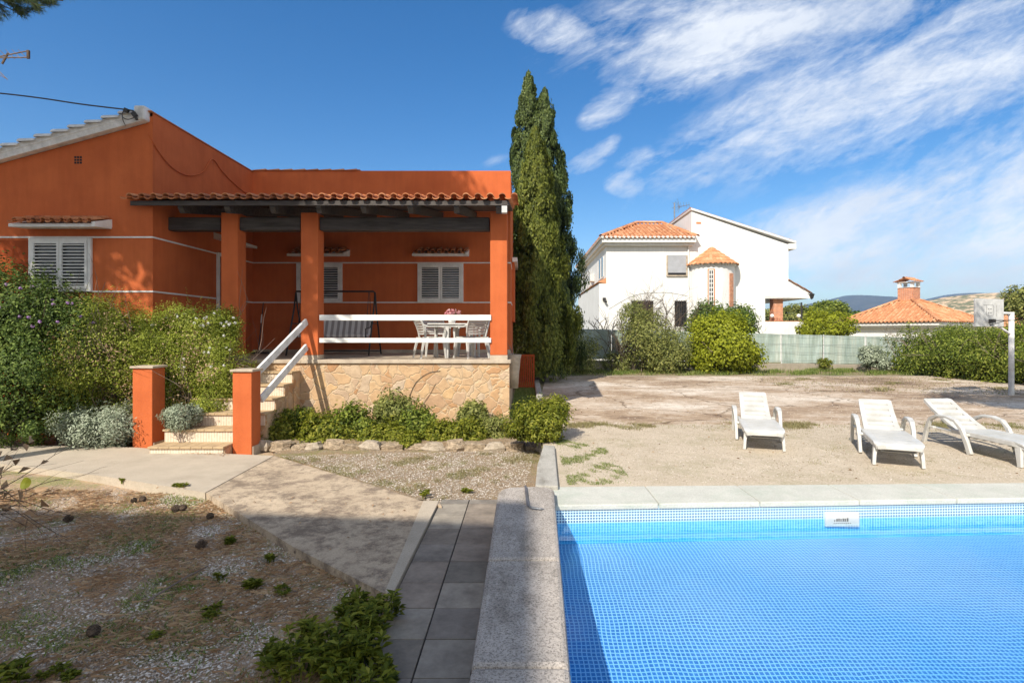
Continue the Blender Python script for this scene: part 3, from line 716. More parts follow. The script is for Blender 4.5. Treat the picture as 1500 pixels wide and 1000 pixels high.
# windows with louvred shutters
def louvre(parent, cx, yw, z0, z1, w, face=-1):
    fr = MB(); t = .06; y0 = yw-.055; y1 = yw-.002
    fr.box(cx-w/2, cx-w/2+t, y0, y1, z0, z1); fr.box(cx+w/2-t, cx+w/2, y0, y1, z0, z1)
    fr.box(cx-w/2+t, cx+w/2-t, y0, y1, z1-t, z1); fr.box(cx-w/2+t, cx+w/2-t, y0, y1, z0, z0+t)
    win = obj('window', fr, 'white', parent, bevel=.004)
    dk = MB(); dk.box(cx-w/2+t+.001, cx+w/2-t-.001, yw-.008, yw-.001, z0+t+.001, z1-t-.001); obj('pane', dk, 'glass', win)
    wi = (w-2*t)/2
    for s_ in (0, 1):
        lf = MB(); x0 = cx-w/2+t+s_*wi+.004; x1 = x0+wi-.008; ft = .045
        ya, yb = y0-.012, y0+.02
        lf.box(x0, x0+ft, ya, yb, z0+t-.01, z1-t+.01); lf.box(x1-ft, x1, ya, yb, z0+t-.01, z1-t+.01)
        lf.box(x0+ft, x1-ft, ya, yb, z1-t-.04, z1-t+.01); lf.box(x0+ft, x1-ft, ya, yb, z0+t-.01, z0+t+.05)
        zz = z0+t+.08
        while zz < z1-t-.06:
            c = Vector(((x0+x1)/2, (ya+yb)/2, zz)); an = R(28)
            lf.obox(c, ((x1-x0)/2-ft+.002, 0, 0), (0, .026*math.cos(an), .026*math.sin(an)), (0, -.004*math.sin(an), .004*math.cos(an)))
            zz += .062
        obj('shutter', lf, 'white', win)
    return win
def hood(parent, cx, yw, z, w, proj=.38, tm='tile'):
    g = MB(); g.extr([(cx-w/2, yw, z), (cx-w/2, yw-proj, z-.03), (cx-w/2, yw-proj, z+.03), (cx-w/2, yw, z+.15)], (w, 0, 0))
    h = obj('window_hood', g, 'white', parent, bevel=.005)
    t_ = MB(); v = Vector((0, proj, .12)).normalized()
    tile_face(t_, (cx-w/2+.11, yw-proj-.05, z+.05), (1, 0, 0), v, (w-.2, proj+.02), pitch=.17, row=.25, amp=.045, res=6)
    obj('tiles', t_, tm, h)
    g2 = MB(); g2.extr([(cx+w/2-.06, yw-.002, z+.03), (cx+w/2-.06, yw-proj-.04, z-.034), (cx+w/2-.06, yw-proj-.04, z+.06), (cx+w/2-.06, yw-.002, z+.18)], (.065, 0, 0)); obj('end_cap', g2, 'white', h)
zw0, zw1 = H+.765, H+1.775
louvre(house, at(90.5, 0, YF).x, YF, zw0, zw1, 1.18)
louvre(house, at(468.5, 0, YB).x, YB, zw0, zw1, 1.19)
louvre(house, at(645.5, 0, YB).x, YB, zw0, zw1, 1.19)
hood(house, at(82, 0, 10.1).x, YF, at(0, 331, 10.1).z, 1.62)
hood(house, at(465, 0, 14.0).x, YB, at(0, 373, 13.9).z, 1.5, .34)
hood(house, at(645, 0, 14.0).x, YB, at(0, 373, 13.9).z, 1.42, .34)
g = MB(); g.box(-11.2, at(42, 0, YF).x, YF-.018, YF, H+.2, H+1.74); 
d = obj('panel', g, 'orange_dark', house, bevel=.004)
# door in side wall + its hood
g = MB(); g.box(XR+.001, XR+.05, 12.55, 12.63, FL, H+1.83); g.box(XR+.001, XR+.05, 13.5, 13.58, FL, H+1.83); g.box(XR+.001, XR+.05, 12.63, 13.5, H+1.75, H+1.83)
dr = obj('door', g, 'white', house, bevel=.004)
g = MB(); g.box(XR+.001, XR+.03, 12.631, 13.499, FL, H+1.749); obj('door_panel', g, 'orange_dark', dr)
g = MB(); g.extr([(XR, 12.45, H+2.12), (XR+.36, 12.45, H+2.09), (XR+.36, 12.45, H+2.15), (XR, 12.45, H+2.27)], (0, 1.3, 0)); obj('door_hood', g, 'white', house)
# terrace
g = MB(); g.prism([(XR+.001, YP), (-.27, YP+.0), (-.27, YB-.01), (XR+.001, YB-.01)], -.2, FL-.07)
obj('terrace_wall', g, 'stone', house)
g = MB(); g.box(XR+.002, -.24, YP-.04, YB-.012, FL-.069, FL)
obj('terrace_floor', g, 'beige_tile', house, bevel=.006)
g = MB(); g.box(XR+.013, XE, YB-.02, YB-.001, FL+.001, FL+.09); g.box(XR+.001, XR+.02, YP+.1, 12.54, FL+.001, FL+.09); obj('skirting', g, 'beige_tile', house)
g = MB(); x = XR+.3
while x < -.3: g.box(x, x+.006, YP-.042, YB-.03, FL-.01, FL+.0015); x += .33
obj('floor_joints', g, 'path_edge', house)
# pillars
for a, b in ((323.75, 348.25), (440.5, 465.75), (718, 743)):
    x0, x1 = at(a, 0, YP).x, at(b, 0, YP).x
    g = MB(); g.box(x0, x1, YP+.0, YP+.33, FL+.09, H+2.36); p = obj('pillar', g, 'orange', house, bevel=.012)
    g = MB(); g.box(x0-.004, x1+.004, YP-.006, YP+.334, FL+.001, FL+.09); obj('pillar_base', g, 'beige_tile', p)
# beams
for a, b in ((228, 322), (350, 440), (467.5, 717)):
    x0, x1 = at(a, 0, YP+.05).x, at(b, 0, YP+.05).x
    g = MB(); g.box(x0, x1, YP+.06, YP+.28, H+2.02, H+2.28); obj('beam', g, 'wood_dark', house, bevel=.02)
# porch roof
EY = 10.25; x0, x1 = at(186, 0, EY).x, at(747, 0, EY).x
sv = Vector((0, YB-EY, .72)).normalized(); ez = H+2.44
g = MB(); g.extr([(x0+.08, EY+.02, ez-.02), (x0+.08, EY+.02, ez+.015), (x0+.08, YB-.02, ez+.735), (x0+.08, YB-.02, ez+.70)], (x1-x0-.1, 0, 0))
pr = obj('porch_roof', g, 'wood_dark', house)
g = MB(); g.box(x0+.06, x1-.02, EY-.005, EY+.022, ez-.07, ez+.02); obj('fascia', g, 'wood_dark', pr, bevel=.004)
g = MB(); tile_face(g, (x0, EY-.07, ez+.045), (1, 0, 0), sv, (x1-x0, 4.0), pitch=.2235, row=.4, amp=.055, res=8)
obj('tiles', g, 'tile', pr)
for px in (262, 330, 397, 465, 531, 600, 668, 730):
    c = at(px, 0, EY).x; g = MB()
    g.extr([(c-.05, EY+.12, ez-.19), (c-.05, EY+.04, ez-.10), (c-.05, EY+.04, ez-.04), (c-.05, YB, ez+.67), (c-.05, YB, ez+.52)], (.10, 0, 0)); obj('rafter', g, 'wood_dark', pr)
g = MB(); c = at(738, 0, EY).x; g.box(c-.04, c+.06, EY+.0, EY+.12, ez-.2, ez-.075); obj('gutter_bracket', g, 'grey_metal', pr)
# railings
xa, xb = at(468, 0, YP-.02).x, at(719.5, 0, YP-.02).x
for py0, py1 in ((461, 469.3), (495, 501.8)):
    g = MB(); za, zb = at(0, py1, YP-.03).z, at(0, py0, YP-.03).z
    g.box(xa, xb, YP-.035, YP+.03, za, zb); obj('rail', g, 'white', house, bevel=.006)
# stairs
SX0, SX1 = -5.9, -4.40
g = MB(); tr = MB(); rs = MB()
for n_ in range(1, 8):
    yf = 10.8-.363*n_; z = FL-.21*n_
    if z < .15: break
    xl = SX0; SX1 = -4.40 if n_ < 5 else -4.72
    g.box(xl, SX1, yf+.02, YP-.001 if n_ == 7 else yf+.40, -.15, z-.035)
    rs.box(xl+.0, SX1-.02, yf+.008, yf+.0195, z-.21, z-.036)
    for q in range(7):
        xa_, xb_ = xl-.02+(SX1+.02-xl)*q/7, xl-.02+(SX1+.02-xl)*(q+1)/7
        tr.box(xa_+.002, xb_-.002, yf-.02, yf+.40, z-.034, z)
st_ = obj('staircase', g, 'stone', house); obj('tread', tr, 'step_tread', st_, bevel=.006); obj('riser', rs, 'riser', st_)
for (ax, ay), (bx, by) in (((382, 541), (449, 471)), ((385, 583), (449, 508))):
    a = at(ax-3, ay+2, 9.3); b = at(bx, by, YP-.03)
    g = MB(); g.bar(a, b, .05, .13); obj('stair_rail', g, 'white_worn', house, bevel=.008)
# ------------------------------------------------------------------ gate pillars
def gatepost(x0, x1, yf, zt, label):
    t = thing('gate_pillar', label, 'pillar', ((x0+x1)/2, yf+.16, 0), 'orange gate pillars at the foot of the stairs')
    g = MB(); g.box(x0, x1, yf, yf+(x1-x0), -.1, zt-.04); obj('shaft', g, 'orange', t, bevel=.01)
    g = MB(); g.box(x0-.03, x1+.03, yf-.03, yf+(x1-x0)+.03, zt-.039, zt); obj('cap', g, 'beige_tile', t, bevel=.008)
    g = MB(); g.box(x1+.001, x1+.02, yf+.02, yf+(x1-x0), -.05, .14); obj('skirting', g, 'beige_tile', t)
gatepost(at(194, 0, 9.15).x, at(223, 0, 9.15).x, 9.15, at(0, 536, 9.15).z, 'orange square pillar left of the stairs with twig shadows on its face')
gatepost(at(340.5, 0, 8.85).x, at(368.5, 0, 8.85).x, 8.85, at(0, 541, 8.85).z, 'orange square pillar right of the stairs beside the white hand rails')
# ================================================================== PORCH FURNITURE
def chair_at(name, label, loc, rz, first=None):
    if first: return dup(first, loc, rz, label)
    t = thing(name, label, 'chair', (0, 0, 0), 'white plastic armchairs round the porch table')
    g = MB(); n = 6
    P = [(0, -.22+.44*i/n, .43-.025*math.sin(math.pi*i/n)+(.015 if i == 0 else 0)) for i in range(n+1)]
    g.sweep(P, [(.46-.05*i/n, .018) for i in range(n+1)]); obj('seat', g, 'plastic', t, bevel=.005)
    g = MB()
    def bp(s): return Vector((0, .20+.02*s+.13*s*s, .44+.42*s))
    for i in range(7):
        s0 = .12+.125*i; a, b = bp(s0), bp(s0+.085); w = .20+.035*math.sin(s0*2.6)
        for k in range(4):
            u0, u1 = -1+.5*k, -.5+.5*k; cv = lambda u: Vector((u*w, -.035*(u*u), 0))
            vs = [a+cv(u0), a+cv(u1), b+cv(u1), b+cv(u0)]; vs2 = [v+Vector((0, .014, 0)) for v in vs]
            g.hexa([vs[0], vs[1], vs2[1], vs2[0], vs[3], vs[2], vs2[2], vs2[3]])
    for sg in (-1, 1):
        g.sweep([bp(s)+Vector((sg*(.205+.035*math.sin(s*2.6)), -.035, 0)) for s in (0, .25, .5, .75, .95)], (.035, .03), (1, 0, 0))
        
    g.sweep([bp(1.0)+Vector((u*.23, -.035*u*u, .012-.03*u*u)) for u in (-1, -.6, -.2, .2, .6, 1)], (.02, .06), (0, 0, 1))
    obj('backrest', g, 'plastic', t, bevel=.003)
    for sg in (-1, 1):
        g = MB(); g.sweep([(sg*.265, -.22, .42), (sg*.275, -.235, .58), (sg*.28, -.20, .645), (sg*.28, -.05, .66), (sg*.265, .12, .66), (sg*.235, .23, .70)], [(.05, .03), (.05, .03), (.055, .022), (.055, .02), (.05, .022), (.035, .03)], (0, 0, 1) if False else (0.01, 0, 1))
        obj('armrest', g, 'plastic', t, bevel=.004)
        for yy, dy in ((-.21, -.045), (.19, .09)):
            g = MB(); g.sweep([(sg*.225, yy, .435), (sg*.25, yy+dy*.6, .2), (sg*.265, yy+dy, 0)], [(.07, .05), (.05, .04), (.035, .03)], (0, 1, 0)); obj('leg', g, 'plastic', t, bevel=.004)
    return t
tx, ty = at(662, 0, 11.75).x, 11.75
c0 = chair_at('plastic_chair', 'white plastic armchair at the left front of the porch table, facing right', (0, 0, 0), 0)
c0.location = (tx-.42, ty-.30, FL); c0.rotation_euler.z = R(118)
chair_at('plastic_chair', 'white plastic armchair at the right front of the porch table, turned to the left', (tx+.44, ty-.28, FL), R(-140), c0)
chair_at('plastic_chair', 'white plastic armchair behind the left half of the porch table', (tx-.45, ty+.62, FL), R(20), c0)
chair_at('plastic_chair', 'white plastic armchair behind the right half of the porch table', (tx+.42, ty+.60, FL), R(-25), c0)
t = thing('plastic_table', 'white plastic table with flared legs among four chairs on the porch', 'table', (tx, ty, FL))
g = MB(); g.box(tx-.46, tx+.46, ty-.42, ty+.42, FL+.70, FL+.73); g.box(tx-.43, tx+.43, ty-.39, ty+.39, FL+.65, FL+.699); obj('tabletop', g, 'plastic', t, bevel=.012)
for sx, sy in ((-.05, -.36), (.05, .36), (-.38, .3), (.38, .3)):
    g = MB(); g.sweep([(tx+sx, ty+sy, FL+.65), (tx+sx*1.1, ty+sy*1.05, FL)], [(.075, .06), (.06, .05)], (0, 1, 0)); obj('leg', g, 'plastic', t, bevel=.006)
t = thing('flower_pot', 'pot of pink flowers in the middle of the white porch table', 'flowers', (tx, ty, FL+.73))
g = MB(); g.lathe((tx, ty, FL+.731), [(.0, 0), (.07, 0), (.09, .12), (.08, .12), (.0, .10)], 16); obj('pot', g, 'white', t, smooth=True)
obj('blossom', cloud([(tx, ty, FL+.93, .16, .14, .09)], 260, .06, 5, .8, k=14), 'pink', t)
obj('leaves', cloud([(tx, ty, FL+.88, .10, .10, .06)], 120, .05, 6, .5, k=8), 'leaf_dark', t)
# swing seat
sx0, sx1, sy = at(436, 0, 13.2).x, at(551, 0, 13.2).x, 13.1
t = thing('swing_seat', 'black framed porch swing seat with grey and white striped cushion', 'swing seat', ((sx0+sx1)/2, sy, FL))
g = MB(); zt = FL+1.52
g.tube([(sx0, sy, zt), (sx1-.04, sy, zt), (sx1, sy, zt-.05)], .022, 8)
for x in (sx0, sx1):
    g.tube([(x, sy, zt-.03), (x, sy-.1, zt-.4), (x, sy-.55, FL)], .02, 8); g.tube([(x, sy, zt-.03), (x, sy+.1, zt-.4), (x, sy+.55, FL)], .02, 8); g.tube([(x, sy-.28, FL+.75), (x, sy+.28, FL+.75)], .014, 6)
g.tube([(sx0, sy+.5, FL+.08), (sx1, sy+.5, FL+.08)], .018, 6)
obj('frame', g, 'black_metal', t, smooth=True)
for x in (sx0+.14, sx1-.14):
    g = MB()
    for yy in (-.22, .18): g.tube([(x, sy+yy*.2, zt-.02), (x, sy+yy, FL+.62)], .008, 5)
    g.tube([(x, sy-.28, FL+.40), (x, sy-.3, FL+.62), (x, sy+.1, FL+.66), (x, sy+.3, FL+.85)], .014, 6)
    obj('hanger', g, 'black_metal', t)
m, tt, bb = nt('striped_cushion'); v = coords(tt)
wv = N(tt, 'ShaderNodeTexWave', Scale=2.2, Distortion=.4); wv.bands_direction = 'X'; tt.links.new(v, wv.inputs['Vector'])
tt.links.new(ramp(tt, wv.outputs['Fac'], [(.42, (.36, .32, .31)), (.5, (.72, .68, .66))]), bb.inputs['Base Color']); bb.inputs['Roughness'].default_value = .9; M['stripe'] = m
g = MB(); g.box(sx0+.16, sx1-.16, sy-.30, sy+.12, FL+.42, FL+.50); obj('seat_cushion', g, 'stripe', t, bevel=.03)
g = MB(); g.extr([(sx0+.16, sy+.12, FL+.47), (sx0+.16, sy+.22, FL+.47), (sx0+.16, sy+.40, FL+.93), (sx0+.16, sy+.30, FL+.93)], (sx1-sx0-.32, 0, 0)); obj('back_cushion', g, 'stripe', t, bevel=.03)
# mop
mx_ = at(371, 0, 13.6).x
t = thing('mop', 'dark mop with pale grip standing against the porch wall', 'mop', (mx_, 13.7, FL))
g = MB(); g.tube([(mx_+.05, 13.75, FL+.05), (mx_-.01, 14.15, FL+1.3)], .014, 6); obj('handle', g, 'black_metal', t)
g = MB(); g.tube([(mx_+.015, 13.98, FL+.78), (mx_, 14.05, FL+1.0)], .018, 6); obj('grip', g, 'white', t)
g = MB(); g.box(mx_-.1, mx_+.32, 13.68, 13.80, FL+.002, FL+.05); obj('mop_head', g, 'black_metal', t, bevel=.01)
# urn with dry plant at right end of the terrace wall
ux, uy = at(752, 0, 11.4).x, 11.4
t = thing('garden_urn', 'weathered stone planter with dry stalks at the porch corner', 'planter', (ux, uy, FL-.55))
g = MB(); g.lathe((ux, uy, FL-.62), [(0, 0), (.10, 0), (.12, .3), (.15, .6), (.17, .7), (.13, .7), (0, .62)], 14); obj('pot', g, 'rock_grey', t, smooth=True)
g = MB(); rg = random.Random(3)
for i in range(5): twigs(g, Vector((ux, uy, FL+.02)), Vector((rg.uniform(-.4, .4), rg.uniform(-.4, .4), 1)).normalized(), .26, .006, 1, rg)
obj('stalks', g, 'twig', t)
g = MB(); g.box(-.268, ux-.12, uy-.05, uy+.05, FL-.5, FL-.4); obj('bracket', g, 'rock_grey', t)
# brown gate panel
g = MB(); Yg = 16.4; a, b = at(757, 558, Yg), at(783, 519, Yg)
t = thing('low_gate', 'low red brown slatted metal gate at the foot of the cypress', 'gate', ((a.x+b.x)/2, Yg, DK))
g.box(a.x-.2, a.x-.15, Yg-.03, Yg+.03, DK-.02, b.z); g.box(b.x-.05, b.x, Yg-.03, Yg+.03, DK-.02, b.z); g.box(a.x-.15, b.x-.05, Yg-.025, Yg+.025, b.z-.06, b.z-.001); g.box(a.x-.15, b.x-.05, Yg-.025, Yg+.025, DK+.04, DK+.1)
obj('frame', g, 'orange_dark', t)
g = MB(); x = a.x-.14
while x < b.x-.08: g.box(x, x+.045, Yg-.015, Yg+.015, DK+.1, b.z-.06); x += .062
obj('slats', g, 'orange_dark', t)
# ================================================================== LOUNGERS
def lounger():
    t = thing('sun_lounger', 'white plastic sun lounger, leftmost of the three, nearest the middle of the court', 'sun lounger', (0, 0, 0), 'white plastic sun loungers by the pool')
    W = .54
    def slab(P, w, th, gaps, name, parent):
        """P: list of points along (y,z); rounded panel with cross slots"""
        g = MB(); n = len(P)-1
        def pt(s):
            i = min(int(s*n), n-1); f = s*n-i; a, b = P[i], P[i+1]; return (a[0]+(b[0]-a[0])*f, a[1]+(b[1]-a[1])*f)
        def wd(s): return w(s)
        cuts = [0.0]
        for c_ in gaps: cuts += [c_[0], c_[1]]
        cuts.append(1.0)
        mid = .36
        def quad(s0, s1, u0, u1):
            (y0, z0), (y1, z1) = pt(s0), pt(s1)
            f = lambda y, z, s, u, dz: (u*wd(s), y, z+.012*(u*u*4)**1*.5+dz)
            g.hexa([f(y0, z0, s0, u0, -th), f(y0, z0, s0, u1, -th), f(y1, z1, s1, u1, -th), f(y1, z1, s1, u0, -th),
                    f(y0, z0, s0, u0, 0), f(y0, z0, s0, u1, 0), f(y1, z1, s1, u1, 0), f(y1, z1, s1, u0, 0)])
        for i in range(0, len(cuts)-1):
            s0, s1 = cuts[i], cuts[i+1]
            if i % 2 == 0:
                k = max(1, int(math.ceil((s1-s0)*14)))
                for q in range(k): quad(s0+(s1-s0)*q/k, s0+(s1-s0)*(q+1)/k, -mid, mid)
            else:  # backing strip added below each slot so the gap stays dark
                (ya_, za_), (yb_, zb_) = pt(s0), pt(s1); wq = wd(s0)*mid
                g.hexa([(-wq, ya_, za_-th-.07), (wq, ya_, za_-th-.07), (wq, yb_, zb_-th-.07), (-wq, yb_, zb_-th-.07), (-wq, ya_-.02, za_-th-.062), (wq, ya_-.02, za_-th-.062), (wq, yb_+.02, zb_-th-.062), (-wq, yb_+.02, zb_-th-.062)])
            
        k = 16
        for q in range(k):
            quad(q/k, (q+1)/k, -.5, -mid); quad(q/k, (q+1)/k, mid, .5)
        return obj(name, g, 'plastic', parent)
    wb = lambda s: W*(.84+.16*min(1, s*5)**.5-.10*max(0, s-.5))
    P = [(0.0, .255), (.06, .29), (.2, .305), (.6, .30), (1.0, .29), (1.18, .285)]
    slab(P, wb, .02, [(.12+.068*i, .12+.068*i+.014) for i in range(12)], 'seat', t)
    P = [(1.19, .285), (1.36, .36), (1.62, .495), (1.84, .63), (1.88, .645)]
    slab(P, lambda s: W*(.84-.06*s-.16*max(0, (s-.8)*5)**2*.9), .045, [(.14+.125*i, .14+.125*i+.056) for i in range(5)], 'backrest', t)
    g = MB()                                       # rim under the bed
    for sg in (-1, 1):
        g.sweep([(sg*W*.43, .02, .25), (sg*W*.485, .2, .275), (sg*W*.49, .7, .27), (sg*W*.49, 1.2, .26)], (.03, .06))
    g.sweep([(-W*.43, .015, .24), (-.15, -.02, .255), (.15, -.02, .255), (W*.43, .015, .24)], (.025, .05))
    g.box(-W*.47, W*.47, .84, .88, .22, .27)
    obj('rim', g, 'plastic', t, bevel=.006)
    for sg in (-1, 1):
        g = MB(); g.sweep([(sg*.235, .14, .27), (sg*.255, .11, .12), (sg*.262, .09, 0)], [(.05, .10), (.04, .075), (.04, .06)], (0, 1, 0)); obj('leg', g, 'plastic', t, bevel=.008)
        g = MB(); g.sweep([(sg*.32, .80, 0), (sg*.322, .86, .15), (sg*.325, .95, .33), (sg*.33, 1.05, .43), (sg*.33, 1.2, .462), (sg*.33, 1.4, .45), (sg*.325, 1.55, .38), (sg*.32, 1.64, .2), (sg*.318, 1.70, 0)],
                        [(.045, .075), (.045, .075), (.05, .06), (.065, .04), (.07, .035), (.065, .04), (.05, .06), (.045, .075), (.045, .07)], (0, 0.02, 1))
        g.box(sg*.295-.03, sg*.295+.03, .86, 1.0, .24, .275); g.box(sg*.295-.03, sg*.295+.03, 1.5, 1.6, .24, .275)
        g.box(sg*.25-.03, sg*.25+.03, 1.2, 1.6, .235, .265)
        obj('armrest', g, 'plastic', t, bevel=.010)
    return t
L0 = lounger()
z0 = DK+.006
def place(o, x, y, dx, dy): o.location = (x, y, z0); o.rotation_euler = (0, 0, math.atan2(dy, dx)-math.pi/2)
dup_l = [dup(L0, (0, 0, 0), 0, 'middle one of the three white plastic sun loungers, its foot end turned to the pool'),
         dup(L0, (0, 0, 0), 0, 'white plastic sun lounger at the right edge, its foot end cut off by the photo')]
place(L0, 3.42, 7.72, .30, .94); place(dup_l[0], 4.68, 6.78, .415, .91); place(dup_l[1], 6.47, 6.72, .02, 1)
# ================================================================== BASKETBALL HOOP
Yb = 14.7; bx = at(1481.5, 0, Yb).x
t = thing('basketball_hoop', 'white basketball hoop on a pole with grey backboard in front of the hedge', 'basketball hoop', (bx, Yb, DK))
g = MB(); g.tube([(bx, Yb, DK-.05), (bx, Yb, at(0, 457, Yb).z)], .062, 14); 
obj('pole', g, 'white_worn', t, smooth=True)
g = MB(); g.tube([(bx, Yb, DK-.04), (bx, Yb, DK+.62)], .0635, 14, False); obj('pole_foot', g, 'grey_metal', t, smooth=True)
bc = at(1449, 458, Yb-.30); ax = Vector((.95, .31, 0)).normalized(); nrm_ = Vector((ax.y, -ax.x, 0))
hw, hh = .545, .365
g = MB(); g.obox(bc, ax*hw, nrm_*.015, (0, 0, hh)); bo = obj('backboard', g, 'grey_metal', t, bevel=.004)
g = MB()
for u0, u1, w0, w1 in ((-.13, .13, .20, .205), (-.13, .13, -.075, -.07), (-.135, -.13, -.075, .205), (.13, .135, -.075, .205), (-.25, -.13, .20, .205), (.26, .265, -.1, .2)):
    g.obox(bc+ax*(u0+u1)/2+Vector((0, 0, (w0+w1)/2))+nrm_*.0165, ax*(u1-u0)/2, nrm_*.001, (0, 0, (w1-w0)/2))
for u in (-.04, .04):
    for w_ in (0, .1): g.obox(bc+ax*u+Vector((0, 0, w_))+nrm_*.018, ax*.012, nrm_*.003, (0, 0, .012))
obj('board_marks', g, 'black_metal', bo)
g = MB()
for z in (-.33, .33): g.obox(bc-nrm_*.03+Vector((0, 0, z)), ax*hw, nrm_*.012, (0, 0, .02))
for s_ in (-1, 1): g.obox(bc-nrm_*.03+ax*s_*.5, ax*.02, nrm_*.012, (0, 0, .31))
g.tube([Vector((bx, Yb, at(0, 459, Yb).z)), bc-nrm_*.04+ax*.45+Vector((0, 0, 0))], .035, 8); g.tube([Vector((bx, Yb, at(0, 490, Yb).z)), bc-nrm_*.04+ax*.3+Vector((0, 0, -.30))], .03, 8)
obj('arm', g, 'white_worn', t)
g = MB(); rc = bc+nrm_*.34+Vector((0, 0, -.21)); n_ = 20
g.tube([rc+Vector((math.cos(2*math.pi*k/n_)*.225, math.sin(2*math.pi*k/n_)*.225, 0)) for k in range(n_+1)], .01, 6, False)
g.obox(bc+nrm_*.07+Vector((0, 0, -.22)), ax*.05, nrm_*.06, (0, 0, .05)); g.tube([bc+nrm_*.02+Vector((0, 0, -.33)), rc+nrm_*.05], .01, 5)
obj('rim', g, 'black_metal', t, smooth=False)
# ================================================================== FENCE
m, tt, bb = nt('green_screen_cloth'); v = coords(tt)
c = ramp(tt, noise(tt, coords(tt, (2.2, 2.2, .35)), 1.6, 7, .7), [(.30, (.24, .31, .28)), (.5, (.36, .44, .40)), (.72, (.52, .56, .50))])
c = mix(tt, .35, c, ramp(tt, noise(tt, coords(tt, (8, 8, .6)), 1.5, 5), [(.45, (.6, .52, .40)), (.6, (1, 1, 1))]), 'MULTIPLY')
tt.links.new(c, bb.inputs['Base Color']); bb.inputs['Roughness'].default_value = .8; bump(tt, bb, noise(tt, v, 8, 5), .5, .02); M['screen'] = m
t = thing('screen_fence', 'grey green cloth screened wire fence along the back of the court', 'fence', (9, 24.5, DK))
FTOP = 0
def ftop(x): return (486-(482+(x-3)/(16-3)*11))/F*24.8+H
def fy(x): return 24.6
X = [.2+i*1.9 for i in range(0, 10)]
for i in range(9):
    x0, x1 = X[i]+.03, X[i+1]-.03; g = MB(); q = 8
    base0 = H-(526+(x0-3)*.65-486)/F*24.6
    for k in range(q):
        xa_, xb_ = x0+(x1-x0)*k/q, x0+(x1-x0)*(k+1)/q; wa, wb_ = .03*math.sin(xa_*3.1), .03*math.sin(xb_*3.1)
        g.hexa([(xa_, 24.58+wa, base0), (xb_, 24.58+wb_, base0), (xb_, 24.59+wb_, base0), (xa_, 24.59+wa, base0),
                (xa_, 24.58+wa, ftop(xa_)-.01*math.sin(xa_*5)), (xb_, 24.58+wb_, ftop(xb_)-.01*math.sin(xb_*5)), (xb_, 24.59+wb_, ftop(xb_)), (xa_, 24.59+wa, ftop(xa_))])
    obj('screen_panel', g, 'screen', t)
    g = MB(); g.tube([(X[i], 24.52, DK), (X[i], 24.52, ftop(X[i])+.03)], .022, 6); obj('post', g, 'grey_metal', t)
g = MB()
for f_ in (.05, .35, .65, .97):
    g.tube([(X[0], 24.50, DK+.45+(ftop(X[0])-DK-.45)*f_), (X[-1], 24.50, DK+.3+(ftop(X[-1])-DK-.3)*f_)], .006, 4)
obj('wire', g, 'metal', t)
g = MB(); g.extr([(X[0]-4, 24.45, DK-.1), (X[-1], 24.45, DK-.1), (X[-1], 24.45, DK+.2), (9, 24.45, DK+.32), (X[0]-4, 24.45, DK+.52)], (0, .35, 0)); obj('base_wall', g, 'path_edge', t, bevel=.02)
g = MB(); g.box(-6, .2, 24.5, 24.56, DK+.5, H+.1); obj('screen_panel', g, 'screen', t)
# ================================================================== WHITE HOUSE
YW = 32.0
def W(px, py, Y=YW): return at(px, py, Y)
wh = thing('white_house', 'white two storey house with orange tiled roofs and round stair tower behind the fence', 'house', (9, YW, DK))
sx = W(888, 0).x; cx_ = W(1013, 0).x; ex = W(1155, 0).x
g = MB(); z2 = W(0, 356).z
g.box(sx, cx_+.3, YW, YW+14, -.2, z2)
obj('wall', g, 'white_wall', wh)
g = MB(); xl, xr = cx_, ex
g.extr([(xl, YW+.02, -.2), (W(1121, 0).x, YW+.02, -.2), (W(1121, 0).x, YW+.02, W(0, 435).z), (ex, YW+.02, W(0, 435).z), (ex, YW+.02, W(0, 358).z), (W(1013, 0).x, YW+.02, W(0, 310).z)], (0, .35, 0))
g.extr([(cx_, YW+.371, z2-2), (cx_+.3, YW+.371, z2-2), (cx_+.3, YW+.371, W(0, 314).z), (cx_, YW+.371, W(0, 310.5).z)], (0, 11, 0))
g.box(W(1119, 0).x-.0, W(1121, 0).x, YW+.371, YW+8, -.2, W(0, 435).z)
g.box(ex-.3, ex, YW+.371, YW+11, W(0, 435).z, W(0, 362).z)
obj('gable_wall', g, 'white_wall', wh)
g = MB(); a, b = W(1012, 306), W(1166, 355)
g.extr([(a.x, YW-.04, a.z-.05), (b.x, YW-.04, b.z-.05), (b.x, YW-.04, b.z+.06), (a.x, YW-.04, a.z+.06)], (0, 11.6, 0)); obj('gable_verge', g, 'white_wall', wh)
g = MB(); d = (b-a).normalized(); L_ = (b-a).length
tile_face(g, (a.x, YW+.06, a.z+.05), (0, 1, 0), d, (6, L_), pitch=.3, row=.5, amp=.05, res=4); obj('gable_tiles', g, 'tile2', wh)
g = MB(); g.box(ex-.02, W(1165, 0).x, YW-.1, YW+10, W(0, 365).z, W(0, 357).z); obj('eave', g, 'white_wall', wh)
g = MB(); a = W(1020, 325); g.box(a.x, a.x+.28, YW+.01, YW+.018, a.z-.12, a.z); obj('vent', g, 'tile', wh)
